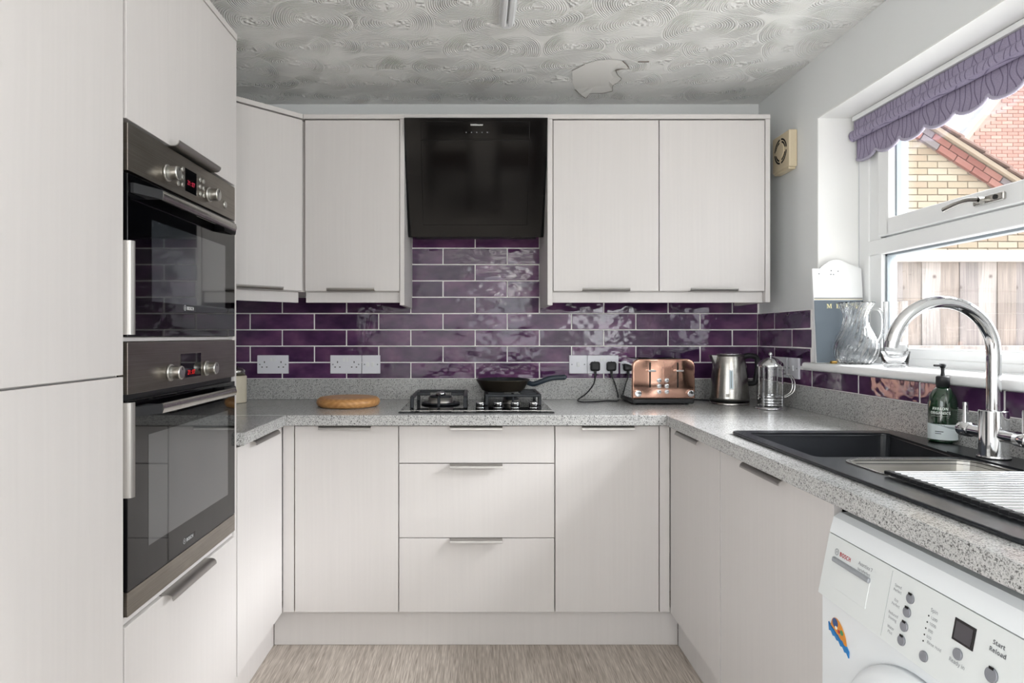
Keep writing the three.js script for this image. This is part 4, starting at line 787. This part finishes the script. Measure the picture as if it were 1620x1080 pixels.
{
  // twisted ribbed jug
  const j = thing('glass_jug', 'clear glass jug with swirling ribs and wide lip', 'jug', [1.403, SILL, 0.660]);
  const prof = [[0.028, 0.0005], [0.048, 0.002], [0.064, 0.016], [0.073, 0.045], [0.0725, 0.070], [0.064, 0.100], [0.050, 0.130], [0.042, 0.155], [0.041, 0.175], [0.047, 0.200], [0.061, 0.228]];
  const curve = new THREE.CatmullRomCurve3(prof.map(([r, y]) => V(r, y, 0))), NS = 44, NA = 120, pos = [], idx = [];
  const ring = (r, y, tw, amp) => { for (let i = 0; i < NA; i++) { const a = i / NA * 6.2832, rr_ = r + amp * Math.sin(20 * (a + tw)); pos.push(rr_ * Math.cos(a), y, rr_ * Math.sin(a)); } };
  for (let k = 0; k <= NS; k++) { const p = curve.getPoint(k / NS); ring(p.x, p.y, p.y * 5.2, 0.0013 * Math.min(1, k / 5)); }
  for (let k = NS; k >= 0; k--) { const p = curve.getPoint(k / NS); ring(Math.max(0.004, p.x - 0.003), Math.max(p.y + (k < 6 ? 0.006 : 0), 0.006), p.y * 5.2, 0.0002); }
  const rows = 2 * (NS + 1);
  for (let k = 0; k < rows - 1; k++) for (let i = 0; i < NA; i++) { const a = k * NA + i, b = k * NA + (i + 1) % NA, c = a + NA, d = b + NA; idx.push(a, c, b, b, c, d); }
  const b0 = pos.length / 3; pos.push(0, 0.0005, 0, 0, 0.006, 0); for (let i = 0; i < NA; i++) { idx.push(b0, i, (i + 1) % NA); const l = (rows - 1) * NA; idx.push(b0 + 1, l + (i + 1) % NA, l + i); }
  const g = new THREE.BufferGeometry(); g.setAttribute('position', new THREE.Float32BufferAttribute(pos, 3)); g.setIndex(idx); g.computeVertexNormals();
  own(j, 'jug_body', g, GLASS);
  own(j, 'jug_handle', tube([[0.048, 0.205, 0.012], [0.075, 0.200, 0.02], [0.083, 0.165, 0.03], [0.080, 0.12, 0.03], [0.068, 0.075, 0.02]], 0.0055, 40, 10), GLASS);
  // straight tall glass and low tumbler
  const v = thing('glass_vase', 'tall straight clear glass behind the tumbler', 'vase', [1.4325, SILL, 0.835]);
  own(v, 'vase_body', lathe([[0, 0.0005], [0.030, 0.0005], [0.034, 0.004], [0.037, 0.12], [0.036, 0.222], [0.0335, 0.222], [0.0345, 0.12], [0.031, 0.014], [0, 0.012]], 48), GLASS);
  const t = thing('glass_tumbler', 'low clear glass tumbler with faceted base on the sill', 'tumbler', [1.378, SILL, 0.915]);
  own(t, 'tumbler_body', lathe([[0, 0.0005], [0.031, 0.0005], [0.037, 0.010], [0.0415, 0.055], [0.0395, 0.055], [0.035, 0.014], [0, 0.010]], 24), GLASS);
}

// ------------------------------------------------------------------ scalloped blind
{
  const X = 1.4855, z0 = 0.532, z1 = WZ1 - 0.03;
  const b = thing('window_blind', 'purple patterned blind with scalloped valance in the window', 'blind', [1.47, 1.88, 1.16]);
  part(b, 'headrail', bx(1.462, 1.498, 2.036, 2.054, z0 + 0.004, z1, 0.002), M.upvc, 'white blind headrail');
  part(b, 'upper_band', bx(1.470, 1.4865, 1.985, 2.0355, z0, z1, 0.004), M.blind);
  const roll = new THREE.CylinderGeometry(0.021, 0.021, z1 - z0 + 0.006, 28).rotateX(Math.PI / 2).scale(0.8, 1, 1).translate(1.470, 1.981, (z0 + z1) / 2);
  part(b, 'padded_roll', uvm(clean(roll)), M.blind, 'padded roll of the same purple fabric');
  const cusp = (z) => { const p = 0.128, t = ((z - 0.650) / p) % 1, u = (t + 1) % 1; return 1.878 + 0.030 * (1 - Math.sqrt(Math.max(0, 1 - Math.pow(2 * u - 1, 2)))); };
  const s = new THREE.Shape(); const N = 240; s.moveTo(-z0, 1.975);
  const edge = [];
  for (let i = 0; i <= N; i++) { const z = z0 + (z1 - z0) * i / N; s.lineTo(-z, cusp(z)); edge.push([X - 0.0015, cusp(z), z]); }
  s.lineTo(-z1, 1.975); s.closePath();
  const g = new THREE.ExtrudeGeometry(s, { depth: 0.0022, bevelEnabled: false }); g.rotateY(Math.PI / 2); g.translate(X - 0.0022, 0, 0);
  part(b, 'valance', uvm(clean(g)), M.blind, 'scalloped purple valance');
  const bp = []; for (let i = 0; i <= N; i += 2) bp.push(edge[i]);
  const br = new THREE.TubeGeometry(new THREE.CatmullRomCurve3(bp.map((p) => V(...p)), false, 'catmullrom', 0.1), 480, 0.0052, 8), p = br.attributes.position, nn = br.attributes.normal;
  for (let i = 0; i < p.count; i++) { const k = 0.0011 * Math.sin(Math.floor(i / 9) * 1.9); p.setXYZ(i, p.getX(i) + nn.getX(i) * k, p.getY(i) + nn.getY(i) * k, p.getZ(i) + nn.getZ(i) * k); }
  part(b, 'braid', br, M.braid, 'twisted grey-mauve braid edging');
}
// ------------------------------------------------------------------ ceiling strip fitting
{
  const f = thing('ceiling_strip', 'white ribbed strip fitting on the ceiling', 'ceiling light', [0.108, 2.27, 1.4]);
  const x = 0.108, z0 = 0.79, z1 = 2.3;
  part(f, 'base_rail', bx(x - 0.028, x + 0.028, 2.288, 2.2995, z0, z1, 0.003), M.white);
  part(f, 'rib', bx(x - 0.019, x - 0.002, 2.272, 2.289, z0 + 0.012, z1, 0.006), M.white);
  part(f, 'rib', bx(x + 0.004, x + 0.023, 2.272, 2.289, z0 + 0.012, z1, 0.006), M.white);
  part(f, 'end_cap', disc(0.021, 0.022, [x, 2.2985, z0 + 0.006], [0, -1, 0], 0.008), M.white);
}

// ------------------------------------------------------------------ washing machine
{
  const z0 = 1.690, z1 = 2.290, w = thing('washing_machine', 'white front-loading washing machine under the worktop', 'washing machine', [1.02, 0, 1.99]);
  const prof = (pts, a, b) => { const s = new THREE.Shape(pts.map(([x, y]) => new THREE.Vector2(x, y))); return uvm(clean(new THREE.ExtrudeGeometry(s, { depth: b - a, bevelEnabled: true, bevelThickness: 0.003, bevelSize: 0.003, bevelOffset: -0.003, bevelSegments: 2 }).translate(0, 0, a))); };
  part(w, 'body', prof([[0.7125, 0.03], [1.30, 0.03], [1.30, 0.80], [0.735, 0.80], [0.735, 0.685], [0.7125, 0.685]], z0 + 0.003, z1 - 0.003), M.machine);
  part(w, 'top_lid', prof([[0.7285, 0.805], [1.30, 0.805], [1.30, 0.845], [0.75, 0.845], [0.737, 0.836]], z0 + 0.001, z1 - 0.001), M.machine);
  for (const [x, z] of [[0.76, z0 + 0.05], [0.76, z1 - 0.05], [1.25, z0 + 0.05], [1.25, z1 - 0.05]]) part(w, 'foot', cyl(0.02, 0.02, [x, 0.0005, z], [x, 0.03, z], 16), M.rubber);
  // sloping control panel: x = px0 + (y - 0.68) * k
  const yA = 0.681, yB = 0.803, xa = 0.705, k = 0.19, XP = (y) => xa + (y - yA) * k;
  const panel = part(w, 'control_panel', prof([[XP(yA), yA], [XP(yB), yB], [0.7355, yB], [0.7355, 0.6862], [0.72, yA]], z0 + 0.001, z1 - 0.001), M.panelWhite);
  const on = (px, py) => { let X = 0.715, d, y; for (let i = 0; i < 6; i++) { d = X * 1000 / (px - VX); y = CAM[1] - (py - VY) * d / 1000; X = XP(y); } return [X, y, CAM[2] - d]; };
  const nrm = V(-1, k, 0).normalize(), tl = Math.atan(k);
  const lift = ([x, y, z], h) => [x + nrm.x * h, y + nrm.y * h, z];
  const press = (px, py, r, notch) => { const p = on(px, py), b = part(panel, 'button', disc(r, 0.003, lift(p, -0.0003), nrm.toArray(), 0.001, 28), M.greyButton); if (notch) { const q = lift([p[0] + k * r * 0.8, p[1] + r * 0.86, p[2]], 0.0028); part(b, 'indicator', bx(q[0] - 0.0007, q[0] + 0.0007, q[1] - 0.0018, q[1] + 0.0018, q[2] - 0.0035, q[2] + 0.0035), M.dark); } };
  for (const [x, y] of [[1441, 946.7], [1435.6, 968], [1431, 990.6], [1427, 1012.8]]) press(x, y, 0.0085, true);
  press(1462, 1038, 0.0085); press(1516, 1034.7, 0.0085); press(1569.4, 1067.5, 0.0105, true);
  for (const [x, y] of [[1469.4, 973.6], [1467, 983.6], [1464.7, 993.3], [1462.5, 1003.3], [1460.6, 1013.3]]) part(panel, 'indicator', disc(0.0014, 0.0006, lift(on(x, y), -0.0002), nrm.toArray(), 0.0002, 10), M.dark);
  const flat = (name, gm, px, py, h = 0.0006, extra = 0) => { const p = lift(on(px, py), h); return placed(panel, name, gm, p, -Math.PI / 2, -tl + extra, 0); };
  const ds = on(1525.5, 1002.5); { const g = new RoundedBoxGeometry(0.040, 0.033, 0.002, 1, 0.0005); const m = placed(panel, 'display', [g, M.blackGlass], lift(ds, 0.0002), -Math.PI / 2, -tl); placed(panel, 'display_window', [new THREE.PlaneGeometry(0.032, 0.026), std('#4a474c', 0.4)], lift(ds, 0.0015), -Math.PI / 2, -tl); }
  flat('maker_lettering', print(0.066, 0.014, boschArt('#b3262e', '#7d8288'), 384), 1336.5, 880);
  flat('model_lettering', print(0.07, 0.022, (g, W, Hh) => { g.fillStyle = '#7c8085'; g.font = `${Math.floor(Hh * 0.42)}px sans-serif`; g.fillText('Avantixx 7', 2, Hh * 0.40, W); g.font = `${Math.floor(Hh * 0.32)}px sans-serif`; g.fillText('VarioPerfect', 2, Hh * 0.86, W); }, 256), 1376, 905);
  flat('start_lettering', words(0.040, 0.022, 'Start\nReload', '#5d6166'), 1580, 1026); flat('spin_lettering', words(0.03, 0.010, 'Spin', '#8d9196', ''), 1479, 967);
  for (const [s, x, y] of [['1200', 1478, 979.5], ['1000', 1476, 989], ['800', 1472.5, 998.5], ['600', 1470, 1008], ['Rinse Hold', 1478, 1022]]) flat('spin_speed_print', words(s.length > 4 ? 0.034 : 0.015, 0.008, s, '#94989c', ''), x, y);
  flat('ready_lettering', words(0.034, 0.010, 'Ready in', '#8d9196', ''), 1514, 1049);
  for (const [s, x, y] of [['Speed\nPerfect', 1421, 931], ['Eco\nPerfect', 1418, 953], ['Reduced\nIroning', 1413, 975], ['Water\nPlus', 1409, 996]]) flat('option_print', words(0.030, 0.016, s, '#8d9196', ''), x, y);
  // detergent drawer with its grip recess
  const dp = on(1344, 915), q0 = on(1312.5, 900), q1 = on(1376, 958);
  { const seam = on(1403, 955); const m = placed(panel, 'detergent_drawer_edge', [new THREE.BoxGeometry(0.0006, yB - yA - 0.008, 0.0006), M.panelSeam], lift([XP((yA + yB) / 2), (yA + yB) / 2, seam[2]], 0.0002), -Math.PI / 2, -tl); }
  { const c = [(q0[0] + q1[0]) / 2, 0.7335, (q0[2] + q1[2]) / 2 - 0.002]; c[0] = XP(c[1]); const wz = 0.118;
    placed(panel, 'grip_recess', [new RoundedBoxGeometry(wz, 0.050, 0.0016, 2, 0.0007), M.panelWhite], lift(c, 0.0002), -Math.PI / 2, -tl);
    placed(panel, 'grip_lip', [new RoundedBoxGeometry(wz, 0.010, 0.008, 2, 0.003), std('#9fa3a8', 0.3, 0.3)], lift([XP(c[1] + 0.026), c[1] + 0.026, c[2]], 0.001), -Math.PI / 2, -tl, 0, 'grey moulded grip lip'); }
  // porthole door
  const dc = [0.7125, 0.455, 1.985];
  part(w, 'door_ring', new THREE.LatheGeometry([[0.135, 0], [0.205, 0], [0.203, 0.012], [0.190, 0.026], [0.160, 0.030], [0.138, 0.018], [0.135, 0.0]].map(([a, b]) => new THREE.Vector2(a, b)), 64).rotateZ(Math.PI / 2).translate(...dc), M.machine);
  part(w, 'door_glass', new THREE.LatheGeometry([[0, 0.004], [0.10, 0.006], [0.136, 0.014]].map(([a, b]) => new THREE.Vector2(a, b)), 48).rotateZ(Math.PI / 2).translate(...dc), M.ovenWindow);
  // small sticker: orange dome over blue waves
  const s = thing('fridge_magnet', 'small blue and orange magnet on the washing machine', 'magnet', [0.7122, 0.621, CAM[2] - 1.237]); s.rotation.set(0, -Math.PI / 2, 0);
  const wave = new THREE.Shape(); wave.moveTo(-0.034, 0.012); for (let i = 0; i <= 10; i++) wave.lineTo(-0.034 + 0.0068 * i, 0.010 + 0.004 * (i % 2) - 0.0026 * i); wave.lineTo(0.034, -0.028); for (let i = 0; i <= 10; i++) wave.lineTo(0.034 - 0.0066 * i, -0.028 + 0.004 * (i % 2) + 0.0026 * i - (i > 6 ? 0.002 : 0)); wave.closePath();
  own(s, 'wave', new THREE.ExtrudeGeometry(wave, { depth: 0.0022, bevelEnabled: false }).translate(0, 0, 0.0004), std('#1f7fc4', 0.35));
  const dome = new THREE.Shape(); dome.moveTo(-0.026, 0.010); dome.quadraticCurveTo(-0.020, 0.036, 0.0, 0.027); dome.quadraticCurveTo(0.024, 0.014, 0.026, -0.012); dome.closePath();
  own(s, 'dome', new THREE.ExtrudeGeometry(dome, { depth: 0.0018, bevelEnabled: false }).translate(0, 0, 0.0004), std('#d98a2b', 0.4));
  own(s, 'patch', disc(0.009, 0.0026, [-0.010, 0.020, 0.0004], [0, 0, 1], 0.0004, 16), std('#2c4f86', 0.4)); own(s, 'patch', disc(0.005, 0.0026, [0.012, 0.010, 0.0004], [0, 0, 1], 0.0004, 14), std('#3f8f5f', 0.4)); own(s, 'patch', disc(0.0035, 0.003, [-0.006, 0.012, 0.0004], [0, 0, 1], 0.0004, 12), std('#eceadf', 0.4)); own(s, 'patch', disc(0.0035, 0.003, [0.003, 0.008, 0.0004], [0, 0, 1], 0.0004, 12), std('#b8322a', 0.4));
}

// ------------------------------------------------------------------ dining end behind the camera, mirrored in the hood
{
  const t = thing('dining_table', 'dark wooden dining table behind the camera', 'table', [0.1, 0, 4.3]);
  own(t, 'tabletop', new RoundedBoxGeometry(1.3, 0.03, 0.8, 2, 0.005).translate(0, 0.735, 0), M.tableWood);
  for (const s of [-1, 1]) for (const q of [-1, 1]) own(t, 'leg', new RoundedBoxGeometry(0.06, 0.719, 0.06, 2, 0.004).translate(s * 0.58, 0.36, q * 0.33), M.tableWood);
  for (const [x, lab] of [[-0.25, 'dark wooden dining chair nearer the sliding glazed doors'], [0.40, 'dark wooden dining chair nearer the dining side window']]) {
    const c = thing('dining_chair', lab, 'chair', [x, 0, 3.60]);
    own(c, 'seat', new RoundedBoxGeometry(0.42, 0.03, 0.42, 2, 0.006).translate(0, 0.445, 0), M.tableWood);
    for (const s of [-1, 1]) for (const q of [-1, 1]) own(c, 'leg', new RoundedBoxGeometry(0.035, q < 0 ? 0.92 : 0.428, 0.035, 2, 0.004).translate(s * 0.19, q < 0 ? 0.461 : 0.215, q * 0.19 + (q < 0 ? -0.037 : 0)), M.tableWood);
    own(c, 'backrest', new RoundedBoxGeometry(0.34, 0.12, 0.02, 2, 0.005).translate(0, 0.83, -0.227), M.tableWood);
  }
}

// pendant lamp over the dining table
{
  const t = thing('pendant_lamp', 'white globe pendant lamp over the dining table', 'lamp', [0.40, 1.86, 4.55]);
  own(t, 'cord', cyl(0.003, 0.003, [0, 0.11, 0], [0, 0.4385, 0], 8), M.white);
  own(t, 'cap', lathe([[0, 0.12], [0.03, 0.115], [0.035, 0.088], [0, 0.088]], 24), M.white);
  own(t, 'globe', new THREE.SphereGeometry(0.095, 32, 24), std('#f4f2ec', 0.4, 0, { emissive: new THREE.Color().setRGB(1, 0.96, 0.9), emissiveIntensity: 1.6 }));
  const l = new THREE.PointLight(new THREE.Color().setRGB(1, 0.985, 0.96), 5); l.castShadow = true; l.shadow.radius = 4.5; l.name = 'pendant_light'; t.add(l);
}
// ------------------------------------------------------------------ outside
{
  const ground = struct('ground', bx(-20, 26, -0.30, -0.15, -24, 20), M.paving, scene, 'grey paving outside the window', 'ground');
  const FZ = -2.0, f = thing('garden_fence', 'weathered grey timber fence outside the window', 'fence', [3.9, -0.15, FZ]);
  const bg = [0, 1, 2].map((k) => { const g = bx(-0.073, 0.073, 0, 1.985, -0.010, 0.010, 0.002); const uv = g.attributes.uv; for (let i = 0; i < uv.count; i++) uv.setXY(i, uv.getX(i) + k * 0.21, uv.getY(i) + k * 0.37); return g; });
  for (let i = 0; i < 50; i++) { const m = shadows(new THREE.Mesh(bg[i % 3], [M.fence, M.fence2 ??= (() => { const c = M.fence.clone(); c.color.set('#e6dfd9'); return c; })(), M.fence3 ??= (() => { const c = M.fence.clone(); c.color.set('#dddbdd'); return c; })()][Math.floor(rnd() * 3)])); m.name = 'board'; m.position.set(1.95 - 3.9 + i * 0.149, rr(-0.004, 0.004), (i % 2) * 0.006); f.add(m); }
  part(f, 'rail', bx(1.85, 9.40, 1.783, 1.873, FZ + 0.018, FZ + 0.055, 0.004), M.rail, 'pale top rail');
  part(f, 'rail', bx(1.85, 9.40, 1.055, 1.128, FZ + 0.018, FZ + 0.055, 0.004), M.fence);
  part(f, 'rail', bx(1.85, 9.40, 0.22, 0.29, FZ + 0.018, FZ + 0.055, 0.004), M.fence);
  // yellow brick house: gable with its verge falling to the right
  const HZ = CAM[2] - 7.1, h = thing('yellow_brick_house', 'pale yellow brick gable house beyond the fence', 'house', [5.2, -0.15, HZ]);
  const verge = (x) => 3.40 - (x - 4.956) * 0.641;                        // underside of the brick verge band
  const wall = new THREE.Shape([[3.2, -0.15], [7.2, -0.15], [7.2, verge(7.2)], [3.2, verge(3.2)]].map(([x, y]) => new THREE.Vector2(x, y)));
  part(h, 'wall', new THREE.ExtrudeGeometry(wall, { depth: 0.25, bevelEnabled: false }).translate(0, 0, HZ - 0.256), M.mortar);
  const yb = ['#978b79', '#90836f', '#9d917f', '#8e7e6b'].map((c) => std(c, 0.85)), full = new RoundedBoxGeometry(0.215, 0.065, 0.02, 1, 0.003), half = {};
  for (let r = 0; r < 26; r++) for (let c = 0; c < 11; c++) {
    const y = 1.62 + r * 0.075, x = 4.40 + c * 0.225 + (r % 2) * 0.1125; if (y + 0.034 > verge(x) + 0.10) continue;
    const m = shadows(new THREE.Mesh(full, yb[Math.floor(rnd() * 4)])); m.name = 'brick'; m.position.set(x - 5.2, y + 0.15, -0.004 + rr(-0.002, 0.002)); h.add(m);
  }
  const ang = Math.atan(-0.641), rb = ['#7f5047', '#6b6364', '#865a50', '#784840'].map((c) => std(c, 0.85)), vg = new RoundedBoxGeometry(0.215, 0.068, 0.06, 1, 0.003);
  for (let row = 0; row < 2; row++) for (let i = 0; i < 13; i++) {
    const s = 4.30 + i * 0.1895 + row * 0.09, m = shadows(new THREE.Mesh(vg, rb[(i * 2 + row * 3 + (i % 3)) % 4])); m.name = 'verge_brick'; m.rotation.z = ang;
    m.position.set(s - 5.2 + (0.035 + row * 0.076) * 0.54, verge(s) + 0.15 + (0.035 + row * 0.076) * 0.842, 0.02); h.add(m);
  }
  const strip = (x0, x1, o0, o1, a, b, m, name) => { const sh = new THREE.Shape([[x0, verge(x0) + o0], [x1, verge(x1) + o0], [x1, verge(x1) + o1], [x0, verge(x0) + o1]].map(([x, y]) => new THREE.Vector2(x, y))); return part(h, name, new THREE.ExtrudeGeometry(sh, { depth: b - a, bevelEnabled: false }).translate(0, 0, a), m); };
  strip(3.2, 7.2, -0.002, 0.186, HZ - 0.03, HZ + 0.012, M.mortarRed, 'verge_mortar');
  strip(3.2, 7.4, 0.188, 0.24, HZ - 3, HZ + 0.09, M.barge, 'verge_board');
  for (let i = 0; i < 12; i++) { const x = 3.9 + i * 0.27; const g = new RoundedBoxGeometry(0.36, 0.025, 0.4, 1, 0.004).rotateZ(ang + 0.06).translate(x, verge(x) + 0.275, HZ - 0.08); part(h, 'roof_tile', g, M.roofTile); }
  // red brick house further off
  const RZ = CAM[2] - 13, q = thing('red_brick_house', 'red brick gable house behind the yellow house', 'house', [11, -0.15, RZ]);
  const slope = (x) => 4.98 + (x - 9.92) * 1.25;
  const w2 = new THREE.Shape([[8.6, -0.15], [14, -0.15], [14, slope(12.2)], [12.2, slope(12.2)], [8.6, slope(8.6)]].map(([x, y]) => new THREE.Vector2(x, y)));
  part(q, 'wall', new THREE.ExtrudeGeometry(w2, { depth: 0.25, bevelEnabled: false }).translate(0, 0, RZ - 0.256), M.mortarRed);
  const rc = ['#936c62', '#8c645a', '#99766b', '#8f6e66'].map((c) => std(c, 0.85)); let n = 0;
  for (let r = 0; r < 44; r++) for (let c = 0; c < 9; c++) { const y = 3.85 + r * 0.075, x = 9.70 + c * 0.225 + (r % 2) * 0.1125; if (y + 0.05 > slope(x - 0.11) || n >= 295) continue; n++; const m = shadows(new THREE.Mesh(full, rc[Math.floor(rnd() * 4)])); m.name = 'brick'; m.position.set(x - 11, y + 0.15, -0.004); q.add(m); }
  const st2 = (o0, o1, a, b, m, name) => { const sh = new THREE.Shape([[8.6, slope(8.6) + o0], [12.2, slope(12.2) + o0], [12.2, slope(12.2) + o1], [8.6, slope(8.6) + o1]].map(([x, y]) => new THREE.Vector2(x, y))); part(q, name, new THREE.ExtrudeGeometry(sh, { depth: b - a, bevelEnabled: false }).translate(0, 0, a), m); };
  st2(0.0, 0.16, RZ - 0.1, RZ + 0.05, M.barge, 'barge_board'); st2(0.162, 0.30, RZ - 0.1, RZ + 0.09, std('#8b8c90', 0.85), 'roof_edge');
}
renderer.render(scene, camera);
